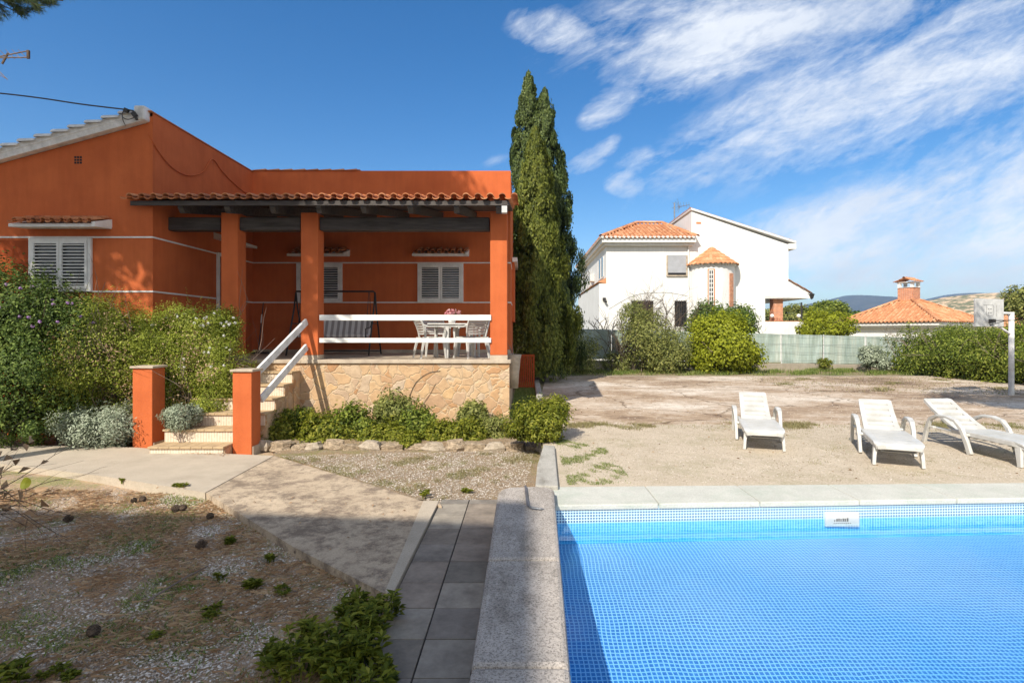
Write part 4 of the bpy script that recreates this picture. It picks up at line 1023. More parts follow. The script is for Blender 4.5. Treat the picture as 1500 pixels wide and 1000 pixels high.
# left hip roof
ez_ = W(0, 350).z; ey0 = YW-.55; x0, x1 = W(880, 0, ey0).x, W(1022, 0, ey0).x
yb2 = YW+14.5; rz_ = W(0, 330, YW+4).z; rx0, rx1 = x0+2.9, x1-1.0; ry = YW+3.6
g = MB(); g.box(x0+.1, x1-.05, ey0+.08, yb2, ez_-.28, ez_-.02); 
g.box(x0+.25, x1-.15, ey0+.25, yb2, ez_-.42, ez_-.281)
obj('cornice', g, 'white_wall', wh, bevel=.02)
fl = Vector((0, ry-ey0, rz_-ez_)); Lf = fl.length
g = MB(); tile_face(g, (x0, ey0, ez_), (1, 0, 0), fl, [(0, 0), (x1-x0, 0), (rx1-x0, Lf), (rx0-x0, Lf)], pitch=.25, row=.42, amp=.06, res=5)
lf = Vector((rx0-x0, 0, rz_-ez_)); Ll = lf.length
tile_face(g, (x0, ey0, ez_), (0, 1, 0), lf, [(0, 0), (yb2-ey0, 0), (yb2-ey0-3, Ll), (ry-ey0, Ll)], pitch=.28, row=.42, amp=.06, res=4)
ridge(g, (x0, ey0, ez_+.05), (rx0, ry, rz_+.08), .12); ridge(g, (rx0, ry, rz_+.08), (rx1, ry, rz_+.08), .12); ridge(g, (x1, ey0, ez_+.05), (rx1, ry, rz_+.08), .12)
rf = obj('roof', g, 'tile2', wh)
g = MB(); g.add([(x0+.1, ey0+.1, ez_-.0), (x1-.1, ey0+.1, ez_), (rx1, ry, rz_-.0), (rx0, ry, rz_), (x0+.1, yb2, ez_), (rx0, yb2, rz_), (x1, yb2, ez_)], [(0, 1, 2, 3), (4, 0, 3, 5), (1, 6, 5, 3, 2)]); obj('roof_deck', g, 'tile2', rf)
# white scalloped eave edge
g = MB(); x = x0+.1
while x < x1-.1: g.tube([(x, ey0-.035, ez_+.02), (x, ey0+.2, ez_+.05)], .075, 8); x += .25
y = ey0+.2
while y < yb2: g.tube([(x0-.03, y, ez_+.02), (x0+.2, y, ez_+.05)], .075, 6); y += .28
obj('eave_tiles', g, 'white_wall', rf)
# side ledge and side windows
g = MB(); a, b = at(890, 409, YW), at(856, 425, YW); 
g.extr([(sx-.5, YW+.0, a.z-.16), (sx, YW+.0, a.z+.1), (sx, YW+.0, a.z-.25)], (0, 12, 0)); obj('side_ledge', g, 'tile2', wh)
g = MB(); g.box(sx-.42, sx-.001, YW+.01, YW+12, -.2, a.z-.252); obj('lower_wall', g, 'white_wall', wh)
def sidewin(y0, y1, z0_, z1_):
    g = MB(); g.box(sx-.012, sx-.002, y0, y1, z0_, z1_); w_ = obj('window', g, 'glass', wh)
    g = MB(); g.box(sx-.05, sx-.013, y0-.06, y0, z0_, z1_); g.box(sx-.05, sx-.013, y1, y1+.06, z0_, z1_); g.box(sx-.05, sx-.013, (y0+y1)/2-.03, (y0+y1)/2+.03, z0_, z1_); g.box(sx-.05, sx-.013, y0, y1, z0_-.06, z0_); obj('frame', g, 'white_wall', w_)
za = W(0, 405, 33).z; zb = W(0, 375, 33).z
sidewin(33.0, 35.2, za, zb); sidewin(38.5, 40.0, za+.0, zb-.2)
g = MB(); g.box(sx-.3, sx-.001, 37.2, 38.0, za+.1, za+.6); obj('air_unit', g, 'grey_metal', wh, bevel=.02)
g = MB(); a = W(884, 440); g.box(a.x-.05, a.x+.12, YW-.12, YW-.001, a.z, a.z+.16); g.tube([(a.x+.05, YW-.1, a.z-.02), (a.x+.12, YW-.25, a.z-.1)], .07, 8); obj('flood_lamp', g, 'black_metal', wh)
g = MB(); xq = W(1008, 0).x; g.tube([(xq, YW-.06, -.2), (xq, YW-.06, W(0, 358).z)], .045, 6); obj('downpipe', g, 'white_wall', wh)
g = MB(); g.tube(smoothp([W(892, 452, YW-.03), W(930, 432, YW-.03), W(975, 428, YW-.03), W(1010, 434, YW-.03)]), .012, 4); obj('cable', g, 'grey_metal', wh)
# front shutter window
a, b = W(977.5, 403), W(1005.5, 374); g = MB(); g.box(a.x, b.x, YW-.01, YW-.002, a.z, b.z); w_ = obj('window', g, 'dark', wh)
g = MB(); z = a.z+.14
while z < b.z-.01: g.box(a.x+.03, b.x-.03, YW-.04, YW-.011, z, z+.048); z += .052
obj('roller_shutter', g, 'cloud_shutter', w_)
g = MB(); g.box(a.x-.05, a.x+.03, YW-.05, YW-.001, a.z, b.z); g.box(b.x-.03, b.x+.05, YW-.05, YW-.001, a.z, b.z); g.box(a.x-.06, b.x+.06, YW-.09, YW-.001, a.z-.07, a.z-.001); obj('frame', g, 'rock_grey', w_)
# barred ground windows
for p0_, p1_ in (((925, 478), (957, 441)), ((988, 478), (1005, 441))):
    a, b = W(*p0_), W(*p1_); g = MB(); g.box(a.x, b.x, YW-.01, YW-.002, a.z, b.z); w_ = obj('window', g, 'dark', wh)
    g = MB(); x = a.x
    while x <= b.x+.01: g.box(x-.012, x+.012, YW-.14, YW-.116, a.z-.05, b.z+.05); x += .13
    for z in (a.z, (a.z+b.z)/2, b.z): g.box(a.x-.02, b.x+.02, YW-.115, YW-.1, z-.012, z+.012)
    obj('grille', g, 'black_metal', w_)
# faint door outline
a, b = W(1081, 494), W(1107, 452); g = MB(); g.box(a.x, b.x, YW+.0, YW+.018, b.z-.03, b.z); g.box(b.x-.03, b.x, YW+.0, YW+.018, a.z, b.z-.031); obj('meter_door', g, 'screen', wh)
# tower
tc = W(1043, 0, YW); trr = 1.28; zt_ = W(0, 384, YW-1).z
g = MB(); g.lathe((tc.x, YW+.1, 0), [(trr, -.2), (trr, zt_)], 40); tw = obj('tower', g, 'white_wall', wh, smooth=True)
g = MB(); zc = W(0, 361, YW).z; zr = zt_-.12; Rr = 1.52; nseg = 34; rows = 6
for r in range(rows):
    f0, f1 = r/rows, min(1, (r+1)/rows+.02); r0, r1 = Rr*(1-f0), max(.02, Rr*(1-f1)); zz0 = zr+(zc-zr)*f0+.05; zz1 = zr+(zc-zr)*f1
    for s_ in range(nseg):
        vs = []
        for rr, z in ((r0, zz0), (r1, zz1)):
            for k in range(6):
                an = 2*math.pi*(s_+k/5)/nseg; h = .06*math.sin(math.pi*k/5)*(rr/Rr*.7+.3); vs.append((tc.x+(rr)*math.cos(an), YW+.1+(rr)*math.sin(an), z+h))
        g.add(vs+[(x_, y_, z_-.05) for x_, y_, z_ in vs[:6]], [(k, k+1, 7+k, 6+k) for k in range(5)]+[(12+k, 13+k, k+1, k) for k in range(5)])
obj('tower_roof', g, 'tile2', tw)
g = MB()
for k in range(44):
    an = 2*math.pi*k/44; p = Vector((tc.x+1.36*math.cos(an), YW+.1+1.36*math.sin(an), zr+.0)); g.tube([p, p+Vector((-.2*math.cos(an), -.2*math.sin(an), .06))], .085, 7)
obj('tower_eave', g, 'white_wall', tw)
def towwin(px, wpx, py0, py1, mt, grid):
    a = W(px, 0, YW-.9).x-tc.x; an = math.acos(max(-1, min(1, a/trr))); an = -an
    c = Vector((tc.x+trr*math.cos(an), YW+.1+trr*math.sin(an), 0)); out = Vector((math.cos(an), math.sin(an), 0)); tg = Vector((-out.y, out.x, 0))
    z0_, z1_ = W(0, py1, YW-1).z, W(0, py0, YW-1).z; hw_ = wpx/F*(YW-1)/2
    g = MB(); g.obox(c+Vector((0, 0, (z0_+z1_)/2)), tg*hw_, out*.03, (0, 0, (z1_-z0_)/2)); w_ = obj('slit_window', g, mt, tw)
    if grid:
        g = MB(); g.obox(c+out*.035+Vector((0, 0, (z0_+z1_)/2)), tg*(hw_-.07), out*.003, (0, 0, (z1_-z0_)/2-.06)); obj('pane', g, 'dark', w_)
        g = MB()
        for u in (-1, 0, 1): g.obox(c+out*.045+tg*u*(hw_-.08)+Vector((0, 0, (z0_+z1_)/2)), tg*.02, out*.006, (0, 0, (z1_-z0_)/2-.06))
        for k in range(9): g.obox(c+out*.046+Vector((0, 0, z0_+.08+(z1_-z0_-.16)*k/8)), tg*(hw_-.06), out*.006, (0, 0, .022))
        obj('glazing_bars', g, 'white_wall', w_)
M['brick'] = None
m, tt, bb = nt('rough_brick'); v = coords(tt)
br = tt.nodes.new('ShaderNodeTexBrick'); br.inputs['Scale'].default_value = 3.2; mp = N(tt, 'ShaderNodeMapping'); mp.inputs['Rotation'].default_value = (R(90), 0, 0)
tt.links.new(v, mp.inputs['Vector']); tt.links.new(mp.outputs[0], br.inputs['Vector'])
br.inputs['Color1'].default_value = (.62, .25, .12, 1); br.inputs['Color2'].default_value = (.44, .17, .09, 1); br.inputs['Mortar'].default_value = (.60, .48, .38, 1)
tt.links.new(mix(tt, .6, br.outputs['Color'], ramp(tt, noise(tt, v, 6, 6), [(.35, (.7, .65, .6)), (.65, (1.2, 1.15, 1.1))]), 'MULTIPLY'), bb.inputs['Base Color']); bb.inputs['Roughness'].default_value = .9; M['brick'] = m
towwin(1040, 10, 394, 449, 'tile', True); towwin(1071, 9, 400, 449, 'brick', False)
# porch of the white house
g = MB(); a, b = W(1155, 411), W(1187, 429)
g.extr([(a.x-.02, YW+.0, a.z+.0), (b.x, YW+.0, b.z), (b.x, YW+.0, b.z-.32), (W(1121, 0).x, YW+.0, W(0, 435).z), (W(1121, 0).x, YW, a.z)], (0, .018, 0))
g.extr([(a.x-.02, YW+.3, a.z-.02), (b.x, YW+.3, b.z-.02), (b.x, YW+.3, b.z-.32), (a.x, YW+.3, W(0, 436).z)], (0, 7.5, 0)); g.box(W(1121, 0).x, W(1183, 0).x, YW+.02, YW+.25, W(0, 437).z, W(0, 433).z-.0)
obj('porch_roof', g, 'white_wall', wh)
g = MB(); tile_face(g, (a.x, YW-.05, a.z+.03), (0, 1, 0), (b-a), (7, (b-a).length), pitch=.3, row=.5, amp=.05, res=4); obj('porch_tiles', g, 'tile2', wh)
g = MB(); g.box(W(1121, 0).x, W(1181, 0).x, YW, YW+.2, -.2, W(0, 471).z); g.box(W(1180, 0).x-.2, W(1181, 0).x-.001, YW+.201, YW+7, -.2, W(0, 471).z-.002); obj('porch_parapet', g, 'white_wall', wh)
g = MB(); g.box(W(1136.5, 0).x, W(1150.5, 0).x, YW+.3, YW+.8, W(0, 471).z-.5, W(0, 434).z); obj('brick_pillar', g, 'brick', wh)
g = MB(); g.box(W(1121, 0).x, W(1181, 0).x, YW+.18, YW+.6, W(0, 471).z-.001, W(0, 470).z+.01); obj('porch_ledge', g, 'tile', wh)
g = MB(); g.tube([W(1174, 471, YW+.3), W(1174, 443, YW+.3)], .05, 8); x = W(1122, 0).x
while x < W(1180, 0).x: g.tube([(x, YW+.1, W(0, 471).z), (x+.06, YW+.1, W(0, 466).z), (x+.12, YW+.1, W(0, 471).z)], .012, 4); x += .16
obj('railing', g, 'black_metal', wh)
for px in (1131, 1170):
    g = MB(); c = W(px, 462.5, YW+.15); g.lathe((c.x, c.y, c.z), [(0, -.12), (.09, -.08), (.12, 0), (.09, .08), (0, .12)], 10); obj('globe', g, 'white', wh, smooth=True)
g = MB(); c = W(1189, 432); g.tube([W(1183, 431), W(1186, 428), c+Vector((0, 0, .12))], .02, 6); g.lathe((c.x, c.y, c.z), [(.02, .14), (.17, .04), (.19, .02), (.14, .0), (.09, -.2), (.03, -.24), (0, -.27)], 8); obj('porch_lantern', g, 'black_metal', wh)
# antenna on the white house
t = thing('tv_antenna', 'grey television antenna on the ridge of the white house', 'antenna', W(988, 330, YW+4))
g = MB(); a = W(988, 330, YW+4); b = W(988, 297, YW+4); g.tube([a-Vector((0, 0, .6)), b], .045, 6)
obj('mast', g, 'metal', t)
g = MB(); g.tube([W(984, 305, YW+4), W(1010, 300, YW+4)], .018, 4)
for px in (993, 997, 1001, 1005, 1009): g.tube([W(px, 296, YW+4), W(px+1, 305, YW+4)], .012, 4)
for dx_, dy_ in ((-1, -6), (3, -8), (6, -12)): g.tube([W(986+dx_, 303+dy_, YW+4), W(996, 303, YW+4), W(987+dx_, 309-dy_*.3, YW+4)], .012, 4)
obj('aerial', g, 'metal', t)
# ================================================================== SECOND HOUSE
h2 = thing('tiled_bungalow', 'low house with pyramid orange tile roof and brick chimney behind the hedge', 'house', (30.9, 43.1, DK))
nc = Vector((29.0, 38.0, 0)); lc = Vector((25.4, 44.2, 0)); v1 = (lc-nc); s1 = v1.length; v1n = v1.normalized(); v2n = Vector((v1n.y, -v1n.x, 0)); s2 = 8.0
rc = nc+v2n*s2; oc = lc+v2n*s2; ez2 = H+.72; ap = (nc+oc)/2; ap = Vector((ap.x-.2, ap.y, H+2.72))
g = MB()
for a, b in ((nc, lc), (nc, rc), (rc, oc), (oc, lc)):
    mid_ = (a+b)/2; up_ = Vector((ap.x-mid_.x, ap.y-mid_.y, ap.z-ez2)); u_ = (b-a).normalized()
    q = Vector((ap.x-a.x, ap.y-a.y, ap.z-ez2)); au = q.dot(u_); vv = (q-u_*au); 
    tile_face(g, (a.x, a.y, ez2), u_, vv, [(0, 0), ((b-a).length, 0), (au, vv.length)], pitch=.27, row=.44, amp=.06, res=4)
for a in (nc, lc, rc): ridge(g, (a.x, a.y, ez2+.05), ap+Vector((0, 0, .06)), .12)
r2 = obj('roof', g, 'tile2', h2)
g = MB(); g.add([(nc.x, nc.y, ez2), (rc.x, rc.y, ez2), (oc.x, oc.y, ez2), (lc.x, lc.y, ez2), tuple(ap)], [(0, 1, 4), (1, 2, 4), (2, 3, 4), (3, 0, 4)]); obj('roof_deck', g, 'tile2', r2)
g = MB(); ce = (nc+oc)/2
def sq(k, z0_, z1_, mb): mb.prism([tuple((ce+(p-ce)*k)[:2]) for p in (nc, rc, oc, lc)], z0_, z1_)
sq(.97, ez2-.25, ez2-.03, g); sq(.93, ez2-.4, ez2-.251, g); obj('eave', g, 'white_wall', h2)
g = MB(); sq(.84, -.2, ez2-.401, g); hw2 = obj('wall', g, 'white_wall', h2)
g = MB(); cc = Vector((ap.x, ap.y, 0)); 
g.obox((cc.x, cc.y, ap.z+.2), v1n*.55, v2n*.55, (0, 0, .55)); ch = obj('chimney', g, 'brick', r2, bevel=.01)
g = MB()
for a_, b_ in ((1, 1), (1, -1), (-1, 1), (-1, -1)): g.obox(Vector((cc.x, cc.y, ap.z+.95))+v1n*.45*a_+v2n*.45*b_, v1n*.10, v2n*.10, (0, 0, .2))
g.obox((cc.x, cc.y, ap.z+.765), v1n*.6, v2n*.6, (0, 0, .015)); g.obox((cc.x, cc.y, ap.z+1.17), v1n*.62, v2n*.62, (0, 0, .02)); obj('chimney_posts', g, 'white_wall', ch)
g = MB()
for s_ in (-1, 1):
    o_ = Vector((cc.x, cc.y, ap.z+1.2))+v1n*.72*s_-v2n*.75
    tile_face(g, o_, v2n, (-v1n*s_*.72+Vector((0, 0, .28))), (1.5, .77), pitch=.25, row=.4, amp=.05, res=5)
ridge(g, Vector((cc.x, cc.y, ap.z+1.5))-v2n*.8, Vector((cc.x, cc.y, ap.z+1.5))+v2n*.8, .1); obj('chimney_cap', g, 'tile2', ch)
# far roof at the right edge
fr = thing('far_house', 'orange roof of a distant house right of the basketball hoop', 'house', at(1500, 480, 60))
g = MB(); a = at(1470, 487, 60); b = at(1560, 487, 60)
tile_face(g, (a.x, 60, H+.2), (1, 0, 0), (0, 3, 1.6), (b.x-a.x, 3.6), pitch=.3, row=.5, amp=.06, res=4); obj('roof', g, 'tile2', fr)
g = MB(); g.box(a.x+.3, b.x, 60.4, 66, 0, H+.25); obj('wall', g, 'white_wall', fr)
# ================================================================== HILLS
def hill(name, prof, Y, depth, m, seed, amp):
    """prof list of (px,py) silhouette at distance Y"""
    g = MB(); rg = np.random.default_rng(seed); n = 160; rows = 14
    xs = np.linspace(prof[0][0], prof[-1][0], n); ys = np.interp(xs, [p[0] for p in prof], [p[1] for p in prof])
    ph = rg.uniform(0, 6, 8)
    for j in range(rows+1):
        f = j/rows
        for i in range(n):
            top = at(xs[i], ys[i], Y); base = DK-.3
            w = math.sin(f*math.pi/2); yy = Y-depth*(1-f)
            r = sum(math.sin(xs[i]*.03*(k+1)*1.7+ph[k]+f*5*math.sin(k))/(k+1.5) for k in range(8))*amp*math.sin(f*math.pi)
            g.v.append((top.x, yy, base+(top.z-base)*w+r))
    for j in range(rows):
        for i in range(n-1): a = j*n+i; g.f.append((a, a+1, a+n+1, a+n))
    o = len(g.v)
    for i in range(n): top = at(xs[i], ys[i], Y); g.v.append((top.x, Y+depth, DK-.3))
    for i in range(n-1): a = rows*n+i; g.f.append((a, a+1, o+i+1, o+i))
    return struct(name, g, m, smooth=True)
M['mountain'] = pmat('forested_mountain', (.035, .045, .035), (.075, .075, .055), .02, .95, .0, 1)
M['hill'] = pmat('dry_scrub_hill', (.66, .47, .30), (.17, .17, .09), .16, .95, 0, 1, lo=.44, hi=.54)
hill('mountain', [(-900, 478), (-200, 470), (300, 462), (700, 468), (1100, 458), (1165, 449), (1200, 442), (1222, 437), (1236, 433), (1246, 433), (1256, 437), (1270, 440), (1290, 439), (1305, 442), (1330, 444), (1362, 437), (1385, 432), (1400, 433), (1440, 434), (1500, 440), (1700, 445), (2400, 450)], 2600, 900, 'mountain', 3, 14)
hill('hill', [(1180, 474), (1260, 464), (1330, 447), (1360, 440), (1390, 434), (1420, 432), (1450, 433), (1480, 434), (1520, 436), (1600, 440), (1900, 452), (2600, 474)], 420, 170, 'hill', 5, 1.5)
# ================================================================== TREES AND SHRUBS
def cypress(name, label, cx, cy, h, r, seed, n, mat, z0=DK, prof=None):
    rg = np.random.default_rng(seed); t = thing(name, label, 'cypress', (cx, cy, z0), 'cypress trees beside the orange house')
    kk = 420
    s = rg.uniform(0.02, 1, kk)**.9; an = rg.uniform(0, 2*math.pi, kk)
    def rad(s): return r*np.minimum(1, (s*9+.35))*np.clip(1-s, 0, 1)**.66*(1+.0*s)
    rr = rad(s)*(.74+.16*np.sin(an*5+s*9)+rg.uniform(-.20, .16, kk))
    cen = np.stack([cx+rr*np.cos(an), cy+rr*np.sin(an), z0+.25+s*(h-.3)], 1)
    wk = rg.uniform(.1, 1, kk)**1.5; ci = rg.choice(kk, n, p=wk/wk.sum()); d = unit(rg, n)*(rg.uniform(0, 1, (n, 1))**.5)
    sc = np.stack([.22+.0*s, .22+.0*s, .55+.0*s], 1)*(.45+.75*(1-s))[:, None]
    p = cen[ci]+d*sc[ci]
    # top spire and inner mass
    k = int(n*.14); s2 = rg.uniform(.0, 1.0, k); a2 = rg.uniform(0, 6.28, k); r2 = rad(s2)*rg.uniform(0, .75, k)
    p[:k] = np.stack([cx+r2*np.cos(a2), cy+r2*np.sin(a2), z0+.2+s2*(h-.1)], 1)
    out = p-np.array([cx, cy, 0]); out[:, 2] = 0; out /= np.linalg.norm(out, axis=1, keepdims=True)+1e-9
    ax = out*.45+np.array([0, 0, 1.0])+unit(rg, n)*.45; nr = out*1.3+unit(rg, n)*.7
    L = rg.uniform(.07, .155, n); obj('crown', leaves(p, nr, ax, L, L*.42), mat, t)
    g = MB(); g.tube([(cx, cy, z0-.1), (cx, cy, z0+h*.5), (cx, cy, z0+h*.9)], [.16, .1, .02], 8); obj('trunk', g, 'bark', t)
    return t
c = at(774, 0, 20.5); cypress('cypress', 'tall dark cypress at the back left, the highest spire of the three', c.x, 20.6, at(0, 108, 20.5).z-DK, 1.65, 2, 80000, 'cypress_dark')
c = at(798, 0, 20.2); cypress('cypress', 'dark cypress at the back right with a slightly lower pointed tip', c.x, 20.4, at(0, 133, 20.3).z-DK, 1.88, 3, 100000, 'cypress_dark')
c = at(785, 0, 18.3); cypress('cypress', 'lighter olive green cypress in front of the two darker spires', c.x-.02, 18.5, at(0, 190, 18.3).z-DK, 1.66, 4, 130000, 'cypress')

# big shrubs by the left wall
shrub('flowering_shrub', 'tall dark shrub with a few purple flowers at the left edge under the shuttered window', 'shrub',
      [B(20, 470, 9.6, 75, 78, .75), B(95, 455, 9.8, 55, 38, .5), B(-60, 480, 9.4, 90, 110, 1), B(35, 560, 9.3, 80, 75, .7), B(40, 622, 9.35, 70, 24, .4), B(-30, 625, 9.3, 60, 30, .4), B(120, 500, 9.7, 50, 55, .5)], 70000, .052, 'leaf_dark', 11, 0, stems=14, cl=.30, k=40, asp=.48,
      flowers=(26, .045, 'purple', [B(20, 470, 9.3, 75, 78, .75), B(95, 470, 9.4, 55, 45, .5)]))
shrub('hedge_shrub', 'rounded olive green shrub behind the left gate pillar', 'shrub',
      [B(150, 520, 9.75, 75, 75, .7), B(90, 580, 9.6, 55, 55, .5), B(195, 500, 9.8, 48, 48, .5), B(190, 585, 9.75, 50, 62, .45), B(225, 520, 9.85, 38, 60, .4)], 100000, .034, 'leaf_jasmine', 12, 0, stems=14, cl=.28, k=46, asp=.42)
shrub('jasmine_shrub', 'sprawling jasmine with white blossoms hanging over the left side of the stairs', 'shrub',
      [B(280, 492, 10.1, 62, 46, .45), B(312, 540, 10.0, 48, 55, .40), B(262, 552, 9.9, 40, 60, .40), B(240, 590, 9.8, 30, 50, .35), B(308, 590, 9.75, 30, 38, .30), B(325, 482, 10.15, 28, 30, .3)], 105000, .032, 'leaf_jasmine', 13, .02, stems=14, cl=.30, k=48, asp=.42,
      flowers=(34, .04, 'white_petal', [B(325, 478, 9.9, 28, 30, .3), B(280, 492, 9.9, 62, 46, .45), B(312, 540, 9.8, 45, 50, .40)]))
shrub('silver_bush', 'low silver grey bush at the edge of the path left of the gate pillar', 'shrub',
      [B(145, 628, 9.15, 48, 30, .35), B(180, 620, 9.3, 22, 26, .25), B(108, 622, 9.3, 25, 22, .3)], 12000, .045, 'leaf_grey', 14, .0, stems=4, asp=.35, cl=.3)
shrub('silver_bush', 'small silver grey bush on the lowest step right of the left gate pillar', 'shrub',
      [B(262, 612, 9.0, 22, 17, .22), B(282, 607, 9.2, 14, 12, .15)], 5000, .04, 'leaf_grey', 15, .1, stems=3, asp=.35, cl=.3)
# dry twigs and brown leaves at the left edge near the camera
t = thing('dry_branch', 'bare dry twigs with brown leaves poking in at the left edge', 'branch', (-4.6, 4.3, 0))
g = MB(); rg = random.Random(12); pa = []
base = Vector((-4.75, 4.3, .4))
for i, (dx_, dz_) in enumerate([(1, .35), (1, .55), (1, .15), (1, .05), (1, .7), (1, -.1), (1, .3)]):
    twigs(g, base+Vector((0, rg.uniform(-.3, .3), rg.uniform(0, .35))), Vector((dx_, rg.uniform(-.2, .2), dz_)).normalized(), .72, .0065, 2, rg, .45, 3)
g.tube([(-4.9, 4.3, -.05), (-4.8, 4.3, .3), (-4.75, 4.3, .75)], .02, 6)
obj('twigs', g, 'bark', t)
rg = np.random.default_rng(4); n_ = 46; p = np.stack([rg.uniform(-4.75, -3.95, n_), rg.uniform(4.0, 4.6, n_), rg.uniform(.45, 1.15, n_)], 1)
L = rg.uniform(.05, .11, n_); obj('dead_leaves', leaves(p, unit(rg, n_), unit(rg, n_)+np.array([0, 0, -.6]), L, L*.6, .4), 'dry_leaf', t)
# single green leaf sprig
p = gp(37, 722, .05); t = thing('sapling', 'tiny sapling with a round green leaf and a brown leaf at the left edge', 'plant', (p.x, p.y, 0))
g = MB(); g.tube([(p.x, p.y, -.01), (p.x+.01, p.y, .07), (p.x, p.y, .12)], .004, 5); obj('stem', g, 'twig', t)
def roundleaf(c, r, nrm, ax, mat, nm):
    nrm, ax = Vector(nrm).normalized(), Vector(ax).normalized(); sd = nrm.cross(ax).normalized(); ax = sd.cross(nrm)
    g = MB(); pts = [Vector(c)]
    for k in range(14): a = 2*math.pi*k/14; pts.append(Vector(c)+ax*math.cos(a)*r*1.15+sd*math.sin(a)*r*.9+nrm*.012*math.cos(2*a))
    g.add(pts, [(0, k+1, (k+1) % 14+1) for k in range(14)]); return obj(nm, g, mat, t)
roundleaf((p.x, p.y, .17), .062, (.2, -1, .3), (.2, 0, 1), 'leaf_bright', 'leaf'); roundleaf((p.x+.18, p.y+.02, .09), .06, (.1, -.6, 1), (1, 0, .1), 'dry_leaf', 'leaf')

# flower bed in front of the terrace
GBL = 'leafy shrubs in the stone edged bed below the porch'
for i, (px, py, rx, ry, Y, lab, mat) in enumerate([
    (408, 632, 24, 22, 9.75, 'small bright green shrub in the stone edged bed next to the right gate pillar', 'leaf_bright'),
    (437, 618, 22, 20, 10.1, 'dark leafy shrub in the stone edged bed under the shadow stripes of the hand rails', 'leaf'),
    (478, 636, 34, 30, 9.7, 'low wide fresh green shrub spilling over the edging stones left of the tall shrub', 'leaf_bright'),
    (515, 625, 32, 28, 9.9, 'rounded green shrub in the bed just left of the tallest one', 'leaf'),
    (577, 602, 25, 24, 10.2, 'tallest shrub of the bed, grey green, growing up against the stone wall', 'leaf_olive'),
    (563, 640, 35, 22, 9.7, 'low green shrub at the foot of the tallest grey green one', 'leaf_bright'),
    (612, 622, 26, 24, 10.0, 'green shrub just right of the tallest one below the cable on the wall', 'leaf'),
    (648, 638, 30, 18, 9.7, 'low yellowish green shrub in the bed below the porch table', 'leaf_bright'),
    (685, 640, 26, 22, 9.7, 'bright green shrub trailing over the edging stones near the right end', 'leaf_bright'),
    (693, 608, 20, 16, 10.3, 'thin olive green shrub against the right part of the stone wall', 'leaf_olive'),
    (600, 650, 14, 16, 9.35, 'small green tuft hanging over the edging stones in the middle', 'leaf_bright')]):
    shrub('bed_shrub', lab, 'shrub', [B(px, py, Y, rx, ry, .32), B(px-rx*.5, py+ry*.3, Y-.1, rx*.55, ry*.7, .22), B(px+rx*.5, py+ry*.25, Y-.05, rx*.55, ry*.75, .22)], int(24*rx*ry/3*(1 if ry > 17 else 1.2))+1500, .062, mat, 40+i, .1, GBL, stems=5, cl=.35, k=26, asp=.5, inner=.3)
shrub('corner_shrub', 'bright green bush with olive tips at the corner between bed and court', 'shrub',
      [B(792, 617, 8.6, 36, 26, .38), B(770, 628, 8.7, 24, 20, .3), B(812, 602, 8.8, 20, 18, .28), B(800, 632, 8.45, 22, 16, .25)], 17000, .05, 'leaf_bright', 60, .3, stems=6, cl=.35, asp=.4, k=36)
shrub('dry_shrub', 'small brownish dry shrub by the stone wall corner', 'shrub', [B(728, 628, 9.9, 24, 20, .25)], 3200, .04, 'leaf_olive', 61, .1, stems=8, cl=.3)
g = MB(); g.prism([(-4.3, 9.35), (.2, 9.2), (.25, 10.8), (-4.3, 10.8)], -.1, .13); struct('flower_bed', g, 'dry_garden')
# edging rocks
def rock(seed, m, name='edging_rock'):
    rg = random.Random(seed); g = MB(); n1, n2 = 9, 6; ph = [rg.uniform(0, 6) for _ in range(6)]
    pts = [(0, 0, .5)]
    for j in range(1, n2):
        th = math.pi*j/n2
        for k in range(n1):
            a = 2*math.pi*k/n1; d = Vector((math.sin(th)*math.cos(a), math.sin(th)*math.sin(a), math.cos(th)))
            r = .5*(1+.13*math.sin(3*d.x+ph[0])+.12*math.sin(4*d.y+ph[1])+.12*math.sin(5*d.z+ph[2])+rg.uniform(-.06, .06))
            d = Vector((math.copysign(abs(d.x)**.7, d.x), math.copysign(abs(d.y)**.7, d.y), math.copysign(abs(d.z)**.7, d.z)))
            pts.append(tuple(d*r))
    pts.append((0, 0, -.5)); g.v = pts
    g.f = [(0, 1+k, 1+(k+1) % n1) for k in range(n1)]
    for j in range(n2-2):
        for k in range(n1): a = 1+j*n1; g.f.append((a+k, a+n1+k, a+n1+(k+1) % n1, a+(k+1) % n1))
    l = 1+(n2-2)*n1; g.f += [(l+k, len(pts)-1, l+(k+1) % n1) for k in range(n1)]
    return obj(name, g, m)
src = [rock(s, 'rock' if s % 3 else 'rock_grey') for s in range(6)]
used = set(); x = 372.0; i = 0
while x < 792:
    wpx = rnd.uniform(18, 38)
    s_ = src[i % 6]; o = s_ if (i % 6) not in used else s_.copy()
    if (i % 6) in used: COL.objects.link(o)
    used.add(i % 6)
    Yr = 9.16-.12*(x-372)/420+rnd.uniform(-.04, .04); c = at(x+wpx/2, 0, Yr); wm = wpx/F*Yr*1.2; hm = rnd.uniform(.13, .21)
    o.location = (c.x, Yr, hm*.42); o.scale = (wm, rnd.uniform(.2, .3), hm*1.1); o.rotation_euler = (rnd.uniform(-.15, .15), rnd.uniform(-.15, .15), rnd.uniform(-.2, .2))
    tag(o, 'rough beige stone set in the low row edging the flower bed', 'stone', 'edging stones of the flower bed')
    x += wpx; i += 1
